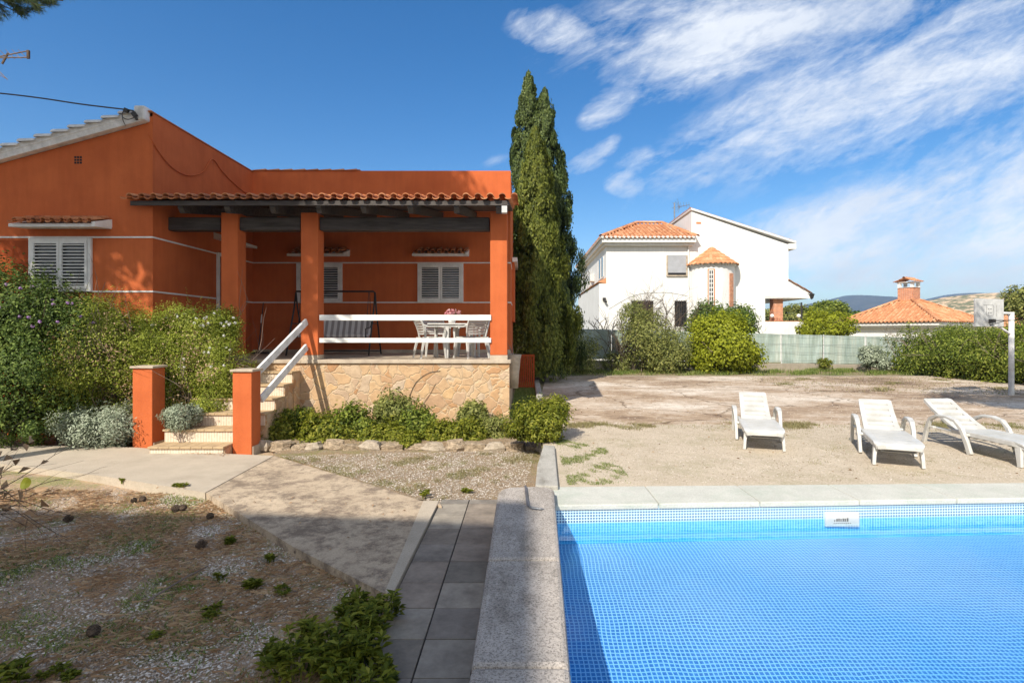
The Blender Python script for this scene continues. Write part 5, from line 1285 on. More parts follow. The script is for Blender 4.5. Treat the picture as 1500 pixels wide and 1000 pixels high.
# plants on the stone wall, cable on it
g = MB(); P = [at(px, py, YP-.012) for px, py in ((645, 543), (628, 546), (612, 557), (603, 572), (600, 585), (604, 600), (605, 632))]
g.tube(smoothp(P), .005, 5); P = [at(px, py, YP-.012) for px, py in ((606, 610), (616, 596), (628, 580), (638, 562))]; g.tube(smoothp(P), .004, 4)
o = obj('wall_cable', g, 'black_metal', smooth=True); tag(o, 'thin dark cable looping down the stone wall below the porch', 'cable')
# overhead cable and its clamp on the roof peak
g = MB(); P = [at(-60, 133, 10.2), at(0, 137, 10.2), at(60, 144, 10.2), at(120, 153, 10.2), at(186, 161, 10.2), at(196, 163, 10.2)]; g.tube(smoothp(P), .014, 5)
o = obj('overhead_cable', g, 'black_metal'); tag(o, 'thin black overhead cable running from the left edge to the roof peak', 'cable')
t = thing('cable_clamp', 'black cable clamp and loop fixed to the white verge near the roof peak', 'clamp', at(190, 165, 10.15))
g = MB(); c = at(185, 162, 10.2); g.obox(c, (.035, 0, -.015), (0, .025, 0), (.015, 0, .035)); c = at(197, 168, 10.2); g.obox(c, (.03, 0, -.04), (0, .025, 0), (.025, 0, .03)); g.obox(at(199, 172, 10.2), (.015, 0, -.05), (0, .02, 0), (.02, 0, .0))
obj('insulator', g, 'black_metal', t)
g = MB(); P = [at(x_, y_, 10.18) for x_, y_ in ((184, 162), (179, 166), (180, 172), (187, 175), (195, 173), (197, 170))]; g.tube(smoothp(P), .008, 5); g.tube(smoothp([at(179, 166, 10.18), at(180, 176, 10.2), at(184, 184, 10.3)]), .007, 5); obj('wire_loop', g, 'black_metal', t)
# roof antenna at far left
t = thing('roof_antenna', 'television antenna with red brown end bracket at the top left edge', 'antenna', at(-60, 200, 12))
g = MB(); Ya = 12.0
g.tube([at(-60, 330, Ya), at(-60, 60, Ya)], .03, 6); obj('mast', g, 'metal', t)
g = MB(); g.tube([at(-70, 85, Ya), at(42, 84.5, Ya)], .014, 5); g.tube([at(-70, 100, Ya), at(0, 83, Ya), at(40, 75, Ya)], .014, 5)
for i in range(9):
    px = -40+i*9.2; py = 84; g.tube([at(px-7, py-11, Ya), at(px+7, py+3, Ya)], .006, 4)
g.tube([at(-8, 98, Ya), at(11, 117, Ya)], .009, 4); g.tube([at(-10, 104, Ya), at(8, 115, Ya)], .006, 4)
obj('aerial', g, 'twig', t)
g = MB(); g.bar(at(41.5, 74, Ya), at(41.5, 86, Ya), .05, .04, (0, 1, 0)); g.bar(at(12, 78, Ya), at(3, 94, Ya), .03, .03, (0, 1, 0)); obj('bracket', g, 'bark', t)

# shrubs before the fence, trees behind
shrub('dry_shrub', 'dark thin shrub in the shade between the cypresses and the court', 'shrub', [B(848, 522, 22.8, 30, 28, .8), B(822, 520, 22.6, 20, 30, .6)], 8000, .09, 'leaf_olive', 70, DK, stems=10, stemr=.02, cl=.35)
shrub('loose_shrub', 'large loose grey green shrub in front of the left part of the fence', 'shrub', [B(948, 500, 23.2, 34, 44, 1.0), B(972, 520, 23, 34, 32, .9), B(930, 470, 23.3, 22, 28, .7), B(990, 515, 23.2, 28, 30, .8), B(905, 530, 23.2, 24, 16, .6)], 21000, .10, 'leaf_olive', 71, DK, stems=24, stemr=.02, cl=.28, k=50, asp=.35, inner=.2)
shrub('yellow_shrub', 'yellow green leafy shrub in front of the fence, the brightest one', 'shrub', [B(1060, 505, 22.9, 40, 40, 1.1), B(1040, 490, 23, 26, 28, .9), B(1085, 520, 22.9, 24, 24, .8), B(1062, 478, 23, 24, 20, .7), B(1035, 525, 22.9, 22, 22, .7)], 30000, .105, 'leaf_yellow', 72, DK, stems=12, stemr=.03, cl=.30, k=46, asp=.6)
shrub('citrus_tree', 'dark green citrus tree behind the fence, left of the pair by the round tower', 'tree', [B(1036, 466, 26.5, 24, 22, .8), B(1030, 490, 26.5, 24, 22, .8)], 9000, .12, 'leaf_dark', 73, DK, None, 6, cl=.32)
shrub('citrus_tree', 'dark green citrus tree behind the fence, right of the pair by the round tower', 'tree', [B(1082, 470, 26.5, 22, 20, .8), B(1085, 490, 26.5, 20, 18, .8)], 8000, .12, 'leaf_dark', 74, DK, None, 6, cl=.32)
t = thing('bare_shrub', 'leafless grey twiggy shrub against the white house wall', 'shrub', (*at(965, 0, 26.5)[:2], DK))
g = MB(); rg = random.Random(21)
for i in range(20):
    twigs(g, Vector((at(rg.uniform(930, 1000), 0, 26.5).x, 26.5+rg.uniform(-.5, .5), H-.6)), Vector((rg.gauss(0, .45), rg.gauss(0, .2), 1)).normalized(), rg.uniform(1.0, 1.6), .032, 3, rg, .6, 4)
obj('twigs', g, 'bark', t)
t = thing('bare_shrub', 'small leafless shrub at the left corner of the white house', 'shrub', (*at(882, 0, 26)[:2], DK))
g = MB()
for i in range(7): twigs(g, Vector((at(rg.uniform(876, 888), 0, 26).x, 26, H-.5)), Vector((rg.gauss(0, .3), 0, 1)).normalized(), .75, .03, 2, rg, .5, 3)
obj('twigs', g, 'bark', t)
t = thing('bare_shrub', 'leafless grey twigs in front of the fence left of the loose grey green shrub', 'shrub', (*at(905, 0, 23.5)[:2], DK))
g = MB()
for i in range(12): twigs(g, Vector((at(rg.uniform(895, 925), 0, 23.6).x, 23.6, DK)), Vector((rg.gauss(0, .3), 0, 1)).normalized(), rg.uniform(1, 1.5), .03, 2, rg, .5, 4)
obj('twigs', g, 'bark', t)
shrub('fence_weed', 'small green shrub at the right part of the fence foot', 'plant', [B(1208, 533, 23.8, 9, 8, .25)], 700, .08, 'leaf_bright', 75, DK, None, 3)
shrub('lemon_tree', 'rounded lemon tree with yellowish leaves behind the fence right of the white porch', 'tree', [B(1212, 480, 29, 34, 22, 1.2), B(1192, 486, 29, 16, 18, .8)], 12000, .13, 'leaf_yellow', 76, DK, None, 6, .04, cl=.3)
def tree(name, label, blobs, n, size, mat, seed, z0, group=None, tr_=.12, **kw):
    b = blobs[0]; t = thing(name, label, 'tree', (b[0], b[1], z0), group)
    g = MB(); rg = random.Random(seed); g.tube([(b[0], b[1], z0-.2), (b[0]+.1, b[1], (z0+b[2])/2), (b[0], b[1], b[2])], [tr_, tr_*.8, tr_*.4], 8)
    for q in blobs: g.tube([(b[0]+.1, b[1], (z0+b[2])/2), ((b[0]+q[0])/2, (b[1]+q[1])/2, (b[2]*.4+q[2]*.6)), q[:3]], [tr_*.6, tr_*.4, tr_*.2], 6)
    obj('trunk', g, 'bark', t); obj('crown', cloud(blobs, n, size, seed, **kw), mat, t); return t
TG = 'trees on the skyline between the two white houses'
tree('far_tree', 'dark round tree on the skyline just right of the white porch lantern', [B(1215, 462, 60, 26, 20, 2), B(1195, 466, 60, 16, 14, 1.5)], 8000, .28, 'leaf', 80, DK, TG)
tree('far_tree', 'dark tree on the skyline behind the white porch', [B(1160, 466, 62, 22, 18, 2), B(1175, 470, 62, 18, 16, 1.5)], 7000, .28, 'leaf_olive', 81, DK, TG)
tree('far_tree', 'low dark tree on the skyline left of the pyramid roof', [B(1245, 468, 66, 18, 12, 2)], 4000, .28, 'leaf_dark', 82, DK, TG)
tree('far_tree', 'tree seen through the left half of the white porch opening', [B(1128, 468, 60, 16, 18, 2)], 4000, .28, 'leaf_olive', 83, DK, TG)
tree('loquat_tree', 'loose leafy tree at the right edge behind the backboard', [B(1496, 437, 32, 17, 16, .9), B(1484, 452, 32, 12, 12, .7), B(1512, 452, 32, 22, 22, .8)], 4200, .2, 'leaf_olive', 84, DK, None, cl=.3)
for i in range(26):
    px = 700+i*34+rnd.uniform(-8, 8) if i < 14 else -900+(i-14)*120
    if 1130 < px < 1260: continue
    tree('far_tree', 'far dark tree standing low on the horizon' , [B(px, 478-rnd.uniform(0, 4), 90, 26, 12, 3)], 1600, .4, 'leaf_dark', 100+i, DK, 'low trees along the horizon') if False else None
# hedge at the right
hb = []
for i in range(15):
    f = i/14; Yh = 22.8-8.6*f; x0 = 15.2+.9*f
    top = H+(-.02 + .12*math.sin(i*1.7)); 
    hb.append((x0+1.05+rnd.uniform(-.15, .15), Yh, DK+.72, 1.1, .85, .98+.1*math.sin(i*2.1)))
    hb.append((x0+2.6, Yh, DK+.8, 1.2, .9, 1.05))
t = thing('hedge', 'long dense green hedge along the right side of the court', 'hedge', (16.5, 18, DK))
nl = 130000
obj('foliage', cloud(hb, nl, .085, 90, zmin=DK, cl=.26, k=42, inner=.22, asp=.55), 'leaf', t)
obj('bramble_foliage', cloud([(b[0], b[1]-.3, b[2]+.1, b[3], b[4], b[5]) for b in hb[10:]], 45000, .07, 91, zmin=DK, cl=.24, k=30, inner=.1, asp=.4), 'leaf_jasmine', t)
g = MB(); rg = random.Random(31)
for b in hb[::2]:
    for q in range(3): twigs(g, Vector((b[0]+rg.uniform(-.5, .5), b[1]+rg.uniform(-.4, .4), DK)), Vector((rg.gauss(0, .4), rg.gauss(0, .3), 1)).normalized(), 1.3, .02, 2, rg, .5, 3)
obj('stem', g, 'twig', t)
shrub('grey_shrub', 'grey leaved shrub at the left end of the hedge', 'shrub', [B(1275, 522, 23.3, 13, 17, .6), B(1290, 530, 23, 12, 12, .5)], 4200, .08, 'leaf_grey', 92, DK, None, 8)
# leafy plants at the bottom of the picture
def broad_plant(label, px, py, hpx, n, seed, mat='leaf_bright', size=.068, sp=.16, z0=.0, cat='plant', name='broadleaf_weed'):
    p = gp(px, py, z0); t = thing(name, label, cat, (p.x, p.y, z0)); rg = np.random.default_rng(seed); sc = p.y/F
    hh = hpx*sc*.85; m = int(n*1.5); g = MB(); pa = []
    for s_ in range(m):
        a = rg.uniform(0, 6.28); r = sp*rg.uniform(0, 1)**.6; top = np.array([p.x+r*math.cos(a), p.y+r*math.sin(a), z0+hh*rg.uniform(.55, 1)])
        g.tube([(p.x+r*.6*math.cos(a), p.y+r*.6*math.sin(a), z0-.02), tuple(top)], .004, 4)
        k = 13; lv = rg.uniform(.25, 1.0, k)**.6; aa = rg.uniform(0, 6.28, k); d = np.stack([np.cos(aa), np.sin(aa), rg.uniform(.1, .9, k)], 1)
        pos = np.stack([np.full(k, top[0]), np.full(k, top[1]), z0+(top[2]-z0)*lv], 1)+d*size*.42
        L = size*rg.uniform(.7, 1.2, k); pa.append(leaves(pos, np.stack([-np.cos(aa)*.4, -np.sin(aa)*.4, np.ones(k)], 1)+unit(rg, k)*.2, d, L, L*.42))
    obj('foliage', join(pa), mat, t); obj('stem', g, 'leaf', t); return t
broad_plant('leafy green weed clump beside the tip of the concrete path, tallest of those in front', 540, 925, 62, 26, 1, sp=.20)
broad_plant('leafy green weed clump at the bottom between gravel and slate tiles', 505, 985, 78, 30, 2, sp=.26)
broad_plant('broad leafy weed clump at the bottom left of the taller clump', 440, 985, 65, 26, 3, sp=.24)
broad_plant('leafy weed at the bottom edge touching the slate tiles', 530, 1035, 60, 22, 4, sp=.22)
broad_plant('small fresh green weed below the left dirt patch at the bottom left corner', 8, 1010, 40, 8, 5, sp=.1)
WL = [(178, 706, 10, 'on the path edge in front of the left gate pillar'), (266, 716, 9, 'at the path edge below the stairs'), (337, 798, 14, 'in the shaded gravel right of the pine cones'), (316, 900, 16, 'in the middle of the shaded gravel'), (395, 824, 12, 'beside the dark edge of the lichened path'),
      (322, 850, 12, 'halfway down the shaded gravel'), (412, 870, 11, 'just above the big leafy clumps'), (370, 862, 10, 'left of the big leafy clumps'), (620, 728, 9, 'at the corner where path, gravel and tiles meet'), (685, 722, 7, 'on the sunlit gravel near the granite wall'), (230, 935, 9, 'low in the shaded gravel'), (80, 990, 14, 'near the bottom left corner'), (100, 998, 12, 'at the bottom edge left')]
for i, (px, py, hp, lb) in enumerate(WL):
    broad_plant('small green weed '+lb, px, py, hp*(.7+.6*((i*37)%10)/10), 3+(i*7)%5, 20+i, size=.038+.004*((i*5)%6), sp=.03+.012*((i*3)%5), name='weed', z0=.05 if py < 740 else 0)
# ------------------------------------------------------------------ loose stuff
def scatter(n, poly, seed, dens=None):
    rg = np.random.default_rng(seed); P = np.array(poly); lo, hi = P.min(0), P.max(0); out = []
    while len(out) < n:
        q = rg.uniform(lo, hi, (n, 2))
        ins = np.zeros(n, bool); j = len(P)-1
        for i in range(len(P)):
            c1 = (P[i, 1] > q[:, 1]) != (P[j, 1] > q[:, 1])
            with np.errstate(divide='ignore', invalid='ignore'):
                c2 = q[:, 0] < (P[j, 0]-P[i, 0])*(q[:, 1]-P[i, 1])/(P[j, 1]-P[i, 1])+P[i, 0]
            ins ^= (c1 & c2); j = i
        if dens is not None: ins &= rg.uniform(0, 1, n) < dens(q)
        out += list(q[ins])
    return np.array(out[:n])
def blades(name, label, pts, z, h, w, mat, seed, flat=.5):
    n = len(pts); rg = np.random.default_rng(seed); a = rg.uniform(0, 6.28, n)
    p = np.concatenate([pts, np.full((n, 1), 1.0)*z if not hasattr(z, '__len__') else np.array(z).reshape(-1, 1)], 1)
    d = np.stack([np.cos(a)*flat, np.sin(a)*flat, np.ones(n)], 1); d /= np.linalg.norm(d, axis=1, keepdims=True)
    L = h*rg.uniform(.4, 1.2, n)[:, None]; sd = np.stack([-np.sin(a), np.cos(a), np.zeros(n)], 1)*w*.5
    v = np.stack([p-sd, p+sd, p+d*L], 1).reshape(-1, 3); f = np.arange(3*n).reshape(n, 3)
    o = obj(name, (v, f), mat); tag(o, label, 'grass', kind='stuff'); return o
GP = [(-9, 7.3), (-3.45, 6.6), gp(430, 802, 0)[:2], gp(583, 873, 0)[:2], (-.97, 3.9), (-.97, 2.2), (-4.2, 2.2)]
def clump(q, s=1.0, o=0.0, t_=.2): 
    v = np.sin(q[:, 0]*2.1*s+o)*np.cos(q[:, 1]*2.7*s+o*2)+.6*np.sin(q[:, 0]*5.3*s-q[:, 1]*4.1*s+o)+.35*np.sin(q[:, 0]*11*s+q[:, 1]*9*s)
    return np.clip((v-t_)*1.5, .03, 1)
def fbm(q):
    rg = np.random.default_rng(99); v = 0; a = 1; tot = 0; f = 1.6
    for o in range(5):
        g_ = rg.uniform(0, 1, (64, 64)); u = q*f+31.7*o; i = np.floor(u).astype(int); w_ = u-i; w_ = w_*w_*(3-2*w_); i0 = i % 64; i1 = (i+1) % 64
        v = v+a*((g_[i0[:, 0], i0[:, 1]]*(1-w_[:, 0])+g_[i1[:, 0], i0[:, 1]]*w_[:, 0])*(1-w_[:, 1])+(g_[i0[:, 0], i1[:, 1]]*(1-w_[:, 0])+g_[i1[:, 0], i1[:, 1]]*w_[:, 0])*w_[:, 1]); tot += a; a *= .6; f *= 2.1
    return v/tot
def pebbles(name, label, pts, z, s0, s1, mat, seed):
    n = len(pts); rg = np.random.default_rng(seed)
    base = np.array([[1, 0, 0], [.3, .9, 0], [-.8, .6, 0], [-.9, -.5, 0], [.2, -1, 0], [.1, 0, .7], [0, 0, -.4]])
    fb = np.array([[0, 1, 5], [1, 2, 5], [2, 3, 5], [3, 4, 5], [4, 0, 5]])
    s = rg.uniform(s0, s1, n)*.5; a = rg.uniform(0, 6.28, n); ca, sa = np.cos(a), np.sin(a)
    b = base[None]*(1+rg.uniform(-.25, .25, (n, 7, 3)))
    x = b[..., 0]*1.25; y = b[..., 1]*.85; zz = b[..., 2]*.8
    v = np.stack([(x*ca[:, None]-y*sa[:, None])*s[:, None]+pts[:, 0:1], (x*sa[:, None]+y*ca[:, None])*s[:, None]+pts[:, 1:2], zz*s[:, None]+z], 2)
    f = fb[None]+np.arange(n)[:, None, None]*7
    o = obj(name, (v.reshape(-1, 3), f.reshape(-1, 3)), mat); tag(o, label, 'gravel', kind='stuff'); return o
m, tt, bb = nt('pebble_stone'); gg = tt.nodes.new('ShaderNodeNewGeometry')
tt.links.new(ramp(tt, gg.outputs['Random Per Island'], [(0, (.24, .18, .12)), (.4, (.45, .37, .29)), (.75, (.60, .52, .43)), (1, (.78, .71, .62))]), bb.inputs['Base Color']); bb.inputs['Roughness'].default_value = .85; M['pebble'] = m
pebbles('gravel', 'pale loose pebbles scattered in drifts over the shaded garden earth', scatter(60000, GP, 1, lambda q: .13+.75*np.clip(fbm(q)*1.9-.75, 0, 1)**1.3), .004, .007, .020, 'pebble', 2)
pebbles('gravel', 'pale pebbles on the sunlit dry ground between the bed and the tiles', scatter(9000, [gp(640, 737, .045)[:2], gp(410, 668, .045)[:2], (-.2, 9.0), (.2, 9.0), (.0, 6.5), (-.4, 6.4)], 3), .05, .010, .024, 'pebble', 4)
pebbles('gravel', 'fine grit on the sunlit pool deck around the loungers', scatter(16000, [(.5, 6.1), (9.5, 6.4), (11, 10.0), (.5, 10.0)], 5), DK+.006, .008, .020, 'pebble', 6)
blades('grass', 'fine green weeds and moss over the shaded garden earth', scatter(26000, GP, 7, lambda q: np.clip(fbm(q+7)*3.2-1.7, .02, 1)*np.clip(1.5-(q[:, 1]-3)*.25, .15, 1)), .0, .04, .010, 'grass', 8, 1.3)
# pine needles litter
pts = scatter(20000, GP, 9, lambda q: clump(q, .8, 5.0, -.4)); n_ = len(pts); rg = np.random.default_rng(10); a = rg.uniform(0, 6.28, n_); L = rg.uniform(.03, .08, n_)
v = np.stack([np.stack([pts[:, 0]-np.cos(a)*L, pts[:, 1]-np.sin(a)*L, np.full(n_, .008)], 1), np.stack([pts[:, 0]+np.cos(a)*L, pts[:, 1]+np.sin(a)*L, rg.uniform(.008, .03, n_)], 1), np.stack([pts[:, 0]+np.cos(a)*L-np.sin(a)*.003, pts[:, 1]+np.sin(a)*L+np.cos(a)*.003, np.full(n_, .012)], 1)], 1).reshape(-1, 3)
o = obj('needle_litter', (v, np.arange(3*n_).reshape(n_, 3)), 'dry_leaf'); tag(o, 'brown pine needles lying over the shaded garden earth', 'needles', kind='stuff')
blades('grass', 'dry grass tufts along the gravel in front of the edging stones', scatter(7000, [gp(410, 670, .05)[:2], gp(790, 662, .05)[:2], gp(780, 690, .05)[:2], gp(640, 735, .05)[:2]], 11, lambda q: clump(q, 1.6, 1.0, .3)), .045, .05, .006, 'dry_grass', 12, .9)
blades('grass', 'green grass strip between porch wall and kerb', scatter(16000, [(-.25, 10.9), (.36, 9.5), (.40, 18), (-.2, 18)], 13), DK-.02, .09, .012, 'grass', 14, .6)
blades('grass', 'patchy grass between pool deck and stained court', scatter(14000, [(.5, 9.3), (12.5, 9.3), (14, 10.5), (.5, 10.3)], 15, lambda q: clump(q, .9, 2.0, .25)*np.exp(-((q[:, 1]-9.85)/.32)**2)), DK, .06, .008, 'dry_grass', 16, .8)
blades('grass', 'green moss and grass tufts on the deck beside the granite kerb', scatter(6500, [(.5, 6.05), (1.25, 6.05), (1.2, 8.0), (.5, 8.8)], 17, lambda q: clump(q, 2.2, 2.0, .0)), DK, .035, .007, 'grass', 18, .9)
blades('grass', 'sparse tufts on the deck around the loungers', scatter(2500, [(3, 6.4), (9, 6.4), (10, 9.6), (3, 9.6)], 19, lambda q: clump(q, 1.7, 4.0, .75)*.9), DK, .03, .007, 'dry_grass', 20, .9)
blades('grass', 'rough weeds along the foot of the fence', scatter(16000, [(1.0, 21.2), (15.5, 21.2), (16, 24.3), (1.0, 24.3)], 21, lambda q: clump(q, .8, 1.0, .0)*np.clip((q[:, 1]-21.4)/1.6, .1, 1)), DK-.01, .17, .02, 'grass', 22, .6)
blades('grass', 'dry tufts breaking through the court near the hedge', scatter(3500, [(8, 15.5), (14.8, 14.5), (15, 20.5), (8, 20.5)], 23, lambda q: clump(q, .7, 2.0, 1.0)), DK, .08, .015, 'dry_grass', 24, .9)
# fallen leaves and grit
def litter(name, label, pts, z, s0, s1, mat, seed):
    n = len(pts); rg = np.random.default_rng(seed); p = np.concatenate([pts, np.full((n, 1), z+.006)], 1)
    L = rg.uniform(s0, s1, n); o = obj(name, leaves(p, np.array([0, 0, 1.0])+unit(rg, n)*.5, unit(rg, n), L, L*.55), mat); tag(o, label, 'leaves', kind='stuff')
litter('leaf_litter', 'small dry leaves scattered over deck and court', scatter(900, [(.5, 6.1), (9.5, 6.4), (15, 14), (15, 20), (1, 20), (.5, 10)], 41), DK+.004, .02, .055, 'dry_leaf', 42)
litter('leaf_litter', 'small dry leaves on the shaded garden earth and the concrete path', scatter(260, [(-9, 7.3), (-3.45, 6.6), (-1.1, 6.2), (-1.0, 2.2), (-4.2, 2.2)], 43), .09, .02, .05, 'dry_leaf', 44)
litter('leaf_litter', 'dry leaves and debris swept along the foot of the stairs', scatter(260, [gp(225, 652, .09)[:2], gp(340, 664, .09)[:2], gp(330, 668, .09)[:2], gp(215, 660, .09)[:2]], 45), .088, .015, .04, 'dry_leaf', 46)
pebbles('gravel', 'loose grit and small stones on the stained court', scatter(9000, [(.6, 10), (14.5, 10), (15, 20.8), (1, 20.8)], 47), DK+.001, .010, .028, 'pebble', 48)
obj_ = None
t = bpy.data.objects['jasmine_shrub']; off_ = OFF[t.name]
obj('dry_foliage', cloud([B(280, 500, 10.05, 60, 42, .5), B(312, 550, 9.95, 42, 48, .42), B(250, 560, 9.85, 40, 50, .42)], 5200, .035, 51, cl=.3, k=40, sprig=.3), 'dry_leaf', t)
t = bpy.data.objects['hedge_shrub']
obj('dry_foliage', cloud([B(150, 520, 9.7, 72, 72, .72), B(190, 585, 9.7, 46, 58, .47)], 5200, .035, 52, cl=.3, k=40, sprig=.3), 'dry_leaf', t)
# pine cones
src_c = None
def cone():
    g = MB(); rg = random.Random(5)
    for j in range(9):
        f = j/8; r = .034*math.sin(math.pi*(.12+.80*f))
        for k in range(8):
            a = 2*math.pi*(k+.5*(j % 2))/8; z = -.04+.08*f
            g.obox((r*math.cos(a)*.8, r*math.sin(a)*.8, z), (r*.42*math.cos(a), r*.42*math.sin(a), .004), (-.009*math.sin(a), .009*math.cos(a), 0), (0, 0, .0035))
    g.tube([(0, 0, -.04), (0, 0, .04)], [.01, .008], 6)
    return obj('pine_cone', g, 'bark')
CN = [(10, 746, 'pine cone at the left edge of the shaded gravel'), (100, 762, 'dark pine cone on the white gravel drift at the left'), (196, 735, 'left of two pine cones near the shadow edge'), (209, 733, 'right of two pine cones near the shadow edge'), (258, 747, 'pine cone just left of a lighter one under the path corner'), (268, 746, 'lighter pine cone under the corner of the path'), (308, 758, 'pine cone nearest the dark edge of the lichened path'), (137, 928, 'large pine cone low in the left foreground'), (437, 810, 'pine cone tucked under the edge of the lichened path'), (295, 800, 'small pine cone on bare earth in the middle')]
for i, (px, py, lb) in enumerate(CN):
    if src_c is None: src_c = cone(); o = src_c
    else: o = src_c.copy(); COL.objects.link(o)
    p = gp(px, py, .02); o.location = (p.x, p.y, .04); o.rotation_euler = (R(80), rnd.uniform(-.3, .3), rnd.uniform(0, 6)); s_ = rnd.uniform(.8, 1.1); o.scale = (s_,)*3
    tag(o, lb, 'pine cone', 'pine cones on the gravel')
# fallen stick
g = MB(); a, b = gp(215, 880, .02), gp(310, 826, .02); g.tube([a, (a+b)/2+Vector((.03, .02, .03)), b], [.008, .007, .003], 5); o = obj('fallen_stick', g, 'twig'); tag(o, 'thin fallen stick lying across the shaded gravel', 'stick')
# ================================================================== PINE (left, crown above and left of the picture)
t = thing('pine_tree', 'tall pine whose needled branch hangs in at the top left corner', 'tree', (-9.8, 4.4, 0))
g = MB(); g.tube([(-9.8, 4.4, -.1), (-9.9, 4.5, 4), (-9.6, 4.8, 8), (-9.7, 5, 13)], [.24, .2, .16, .06], 10)
CR = [(-9.9, 5.0, 12.3, 2.9, 2.2, 2.2), (-8.9, 5.2, 10.2, 1.9, 1.8, 1.4), (-11.7, 5.0, 10.75, 1.9, 1.8, 1.8), (-7.75, 5.0, 15.1, 1.0, 1.1, 1.1), (-8.2, 5.0, 15.1, 2.0, 1.7, 1.5), (-10.6, 5.0, 15.3, 2.0, 1.8, 1.6), (-12.6, 5.0, 13, 1.6, 1.6, 2.4), (-8.6, 5.1, 9.0, 1.3, 1.2, .9)]
for c in CR: g.tube([(-9.7, 4.8, c[2]-1.2), ((-9.7+c[0])/2, 5, c[2]-.4), (c[0], c[1], c[2])], [.1, .07, .03], 6)
br = [(-9.7, 4.7, 6.0), (-8.6, 5.6, 6.3), (-7.4, 6.3, 6.25), (-6.5, 6.8, 6.3), (-5.9, 7.0, 6.25)]
g.tube(smoothp([Vector(p) for p in br]), [.07-.055*i/24 for i in range(25)], 6)
obj('trunk', g, 'bark', t)
obj('crown', cloud(CR, 62000, .20, 31, cl=.26, k=70, asp=.35, inner=.3), 'pine', t)
rg = np.random.default_rng(33); pa = []; tg_ = MB()
tips = []
for i in range(72):
    px, py = rg.uniform(-60, 112), 0
    lim = 46-40*max(0, (px-10)/100)**1.2-6*abs(math.sin(px*.09)); py = rg.uniform(-70, lim-8); Yq = rg.uniform(6.6, 7.4); tips.append((px, py, Yq))
for px, py, Yq in tips:
    c = np.array(at(px, py, Yq)); d = np.array([.75+rg.normal()*.2, rg.normal()*.3, -.35+rg.normal()*.25]); d /= np.linalg.norm(d)
    q = c-d*.28; tg_.tube([tuple(q-d*.15+np.array([0, 0, .08])), tuple(q), tuple(c)], [.008, .006, .004], 4)
    k = 190; s_ = rg.uniform(0, 1, k)[:, None]; base = q+(c-q)*s_; dd = d+unit(rg, k)*.62; dd /= np.linalg.norm(dd, axis=1, keepdims=True); L = rg.uniform(.09, .16, k)
    pa.append(leaves(base+dd*L[:, None]*.5, unit(rg, k), dd, L, np.full(k, .0055), 0))
obj('needles', join(pa), 'pine', t); obj('twigs', tg_, 'bark', t)
# tree at the right whose dappled shade falls on the court
tree('shade_tree', 'tree outside the right edge whose dappled shade lies on the court beside the hedge', [(9.0, 6.2, 8.1, 2.3, 1.6, 1.4), (11.3, 6.6, 8.0, 1.9, 1.6, 1.5), (8.9, 6.4, 6.7, 1.2, 1.0, .8)], 15000, .17, 'leaf', 95, DK, None, .15, cl=.24, k=60)
# the building behind the camera that shades the foreground
t = thing('neighbouring_building', 'tall rendered building behind the camera that shades the foreground', 'building', (-11, -8, 0))
g = MB(); g.prism([(-6.10, -6.45), (-6.12, -13), (-17, -13), (-17, -5.25)], -.2, 12.0); bw = obj('wall', g, 'white_wall', t)
g = MB(); g.prism([(-6.04, -6.38), (-6.05, -13.1), (-17.1, -13.1), (-17.1, -5.15)], 12.001, 12.15); obj('roof', g, 'tile', t)
for fl_ in range(4):
    for k in range(4):
        g = MB(); xw = -7.6-2.6*k; yw_ = -6.45-(xw+6.10)*.110+.01; g.box(xw-.6, xw+.6, yw_-.02, yw_+.06, 1.2+2.9*fl_, 2.4+2.9*fl_); obj('window', g, 'glass', t)

# ================================================================== CAMERA, LIGHT, SKY
cam = bpy.data.cameras.new('camera'); co = bpy.data.objects.new('camera', cam); link(co); scene.camera = co
co.location = (0, 0, H); co.rotation_euler = (R(90), 0, 0); cam.sensor_width = 36; cam.lens = F/1500*36
cam.shift_x = -(VX-750)/1500; cam.shift_y = -(500-VY)/1500; cam.clip_start = .05; cam.clip_end = 12000
AZ, EL = 28.0, 42.0     # light travels toward +y, +x
sl_ = bpy.data.lights.new('sun', 'SUN'); sl_.energy = SUN_E = 3.5; sl_.angle = R(.55); sl_.color = (1, .93, .82)
so_ = bpy.data.objects.new('sun', sl_); link(so_)
dirv = Vector((math.sin(R(AZ))*math.cos(R(EL)), math.cos(R(AZ))*math.cos(R(EL)), -math.sin(R(EL))))
so_.rotation_euler = dirv.to_track_quat('-Z', 'Y').to_euler(); so_.location = (-20, -30, 40)
w = bpy.data.worlds.new('World'); scene.world = w; w.use_nodes = True; t = w.node_tree
bg = t.nodes['Background']; sky = t.nodes.new('ShaderNodeTexSky'); sky.sky_type = 'NISHITA'; sky.sun_disc = False
sky.sun_elevation = R(EL); sky.sun_rotation = R(180+AZ); sky.air_density = 1.0; sky.dust_density = .35; sky.ozone_density = 2.2; sky.altitude = 100
bg.inputs['Strength'].default_value = .145
tc_ = t.nodes.new('ShaderNodeTexCoord'); sp = t.nodes.new('ShaderNodeSeparateXYZ'); t.links.new(tc_.outputs['Generated'], sp.inputs[0])
ya = math_(t, 'MAXIMUM', math_(t, 'ABSOLUTE', sp.outputs[1]), .03)
cb = t.nodes.new('ShaderNodeCombineXYZ'); t.links.new(math_(t, 'DIVIDE', sp.outputs[0], ya), cb.inputs[0]); t.links.new(math_(t, 'DIVIDE', sp.outputs[2], ya), cb.inputs[1])
UV = cb.outputs[0]
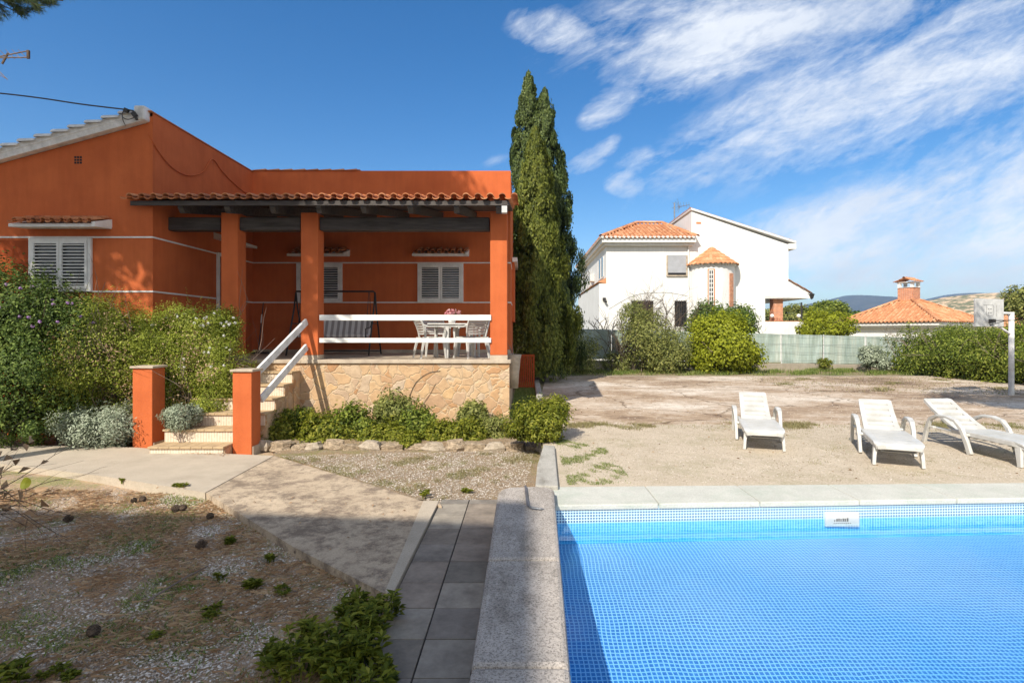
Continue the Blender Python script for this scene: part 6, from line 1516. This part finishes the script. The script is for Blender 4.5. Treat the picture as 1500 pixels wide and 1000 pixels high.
def wmap(px, py, rx, ry, rot):
    m_ = t.nodes.new('ShaderNodeMapping'); m_.vector_type = 'TEXTURE'; m_.inputs['Location'].default_value = ((px-VX)/F, (VY-py)/F, 0)
    m_.inputs['Rotation'].default_value = (0, 0, R(rot)); m_.inputs['Scale'].default_value = (rx/F, ry/F, 1); t.links.new(UV, m_.inputs['Vector']); 
    gr = t.nodes.new('ShaderNodeTexGradient'); gr.gradient_type = 'SPHERICAL'; t.links.new(m_.outputs[0], gr.inputs[0]); return gr.outputs['Fac']
CL = [(1500, 95, 600, 100, 14, 1.25), (1180, 150, 260, 62, 18, .75), (1500, 280, 480, 110, 13, 1.5), (1340, 350, 400, 80, 4, 1.1), (1180, 330, 200, 50, 12, .6), (1450, 410, 330, 28, 2, .6), (1600, 330, 400, 150, 5, 1.2),
      (1000, 45, 310, 110, 8, .72), (1250, 20, 420, 90, 5, .85), (1120, 240, 330, 60, 14, .55), (800, 40, 40, 62, 75, .85), (890, 160, 60, 30, 35, 1.3), (800, 45, 34, 80, 78, 1.1), (1030, 255, 60, 22, 20, .9), (1050, 232, 150, 30, 16, .62), (912, 270, 34, 22, 0, 1.2), (862, 235, 55, 22, 25, 1.15), (925, 235, 40, 20, 30, .9), (895, 210, 30, 18, 30, .8), (1000, 110, 180, 60, 22, .5), (725, 235, 40, 14, 20, .42), (950, 240, 45, 14, 25, .6), (1480, 412, 60, 14, 6, .9), (1260, 405, 120, 10, 3, .5)]
acc = None
for c in CL:
    v_ = math_(t, 'MULTIPLY', wmap(*c[:5]), c[5]); acc = v_ if acc is None else math_(t, 'ADD', acc, v_)
def wn(rot, sx_, sy_, sc, det=8, dist=.3, ro=.6):
    m_ = t.nodes.new('ShaderNodeMapping'); m_.inputs['Rotation'].default_value = (0, 0, R(-rot)); m_.inputs['Scale'].default_value = (sx_, sy_, 1); 
    m0 = t.nodes.new('ShaderNodeMapping'); m0.inputs['Rotation'].default_value = (0, 0, R(-rot)); t.links.new(UV, m0.inputs['Vector']); m_.inputs['Rotation'].default_value = (0, 0, 0); t.links.new(m0.outputs[0], m_.inputs['Vector'])
    return noise(t, m_.outputs[0], sc, det, ro, dist)
n1 = wn(20, 1.3, 4.2, 2.0, 10, .5, .66); n2 = wn(34, 1.6, 5, 8, 8, .6, .7)
nn_ = math_(t, 'ADD', math_(t, 'MULTIPLY', math_(t, 'SUBTRACT', n1, .5), 2.7), math_(t, 'MULTIPLY', math_(t, 'SUBTRACT', n2, .5), .9))
n3 = wn(24, 1.0, 2.6, 26, 5, .3, .7)
gate = ramp(t, acc, [(.04, 0.0), (.45, 1.0)])
dens = math_(t, 'MULTIPLY', gate, math_(t, 'ADD', math_(t, 'ADD', math_(t, 'MULTIPLY', math_(t, 'MINIMUM', acc, 1.1), .50), .15), math_(t, 'ADD', nn_, math_(t, 'MULTIPLY', math_(t, 'SUBTRACT', n3, .5), .55))))
dn = ramp(t, dens, [(.08, 0.0), (.42, .28), (.75, .62), (1.2, .86)])
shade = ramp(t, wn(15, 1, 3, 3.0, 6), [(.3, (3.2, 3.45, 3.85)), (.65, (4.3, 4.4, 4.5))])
hs = N(t, 'ShaderNodeHueSaturation', Saturation=1.40, Value=.60, Hue=.503); t.links.new(sky.outputs[0], hs.inputs['Color'])
back = math_(t, 'MULTIPLY', math_(t, 'GREATER_THAN', math_(t, 'MULTIPLY', sp.outputs[1], -1.0), .0), math_(t, 'MINIMUM', math_(t, 'MULTIPLY', math_(t, 'MAXIMUM', math_(t, 'MULTIPLY', sp.outputs[1], -1.0), 0.0), 4.0), .97))  # pale cloud added over the unseen sky behind the camera for neutral fill
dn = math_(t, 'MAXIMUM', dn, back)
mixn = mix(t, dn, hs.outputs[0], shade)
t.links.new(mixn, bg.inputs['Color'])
scene.view_settings.view_transform = 'Standard'; scene.view_settings.look = 'None'; scene.view_settings.exposure = .84; scene.view_settings.gamma = 1
scene.render.engine = 'CYCLES'

g = MB(); g.box(-3900, 3900, -520, 5100, -1.4, 215)
hz = obj('haze', g, 'water'); m = bpy.data.materials.new('haze_air'); m.use_nodes = True; tt = m.node_tree
for n_ in list(tt.nodes):
    if n_.type == 'BSDF_PRINCIPLED': tt.nodes.remove(n_)
pv = tt.nodes.new('ShaderNodeVolumePrincipled'); pv.inputs['Color'].default_value = (.48, .68, 1, 1); pv.inputs['Density'].default_value = .00024; pv.inputs['Anisotropy'].default_value = .1
tt.links.new(pv.outputs[0], tt.nodes['Material Output'].inputs['Volume']); hz.data.materials.clear(); hz.data.materials.append(m)
tag(hz, 'thin pale blue haze in the air over the far hills', 'haze', kind='stuff')
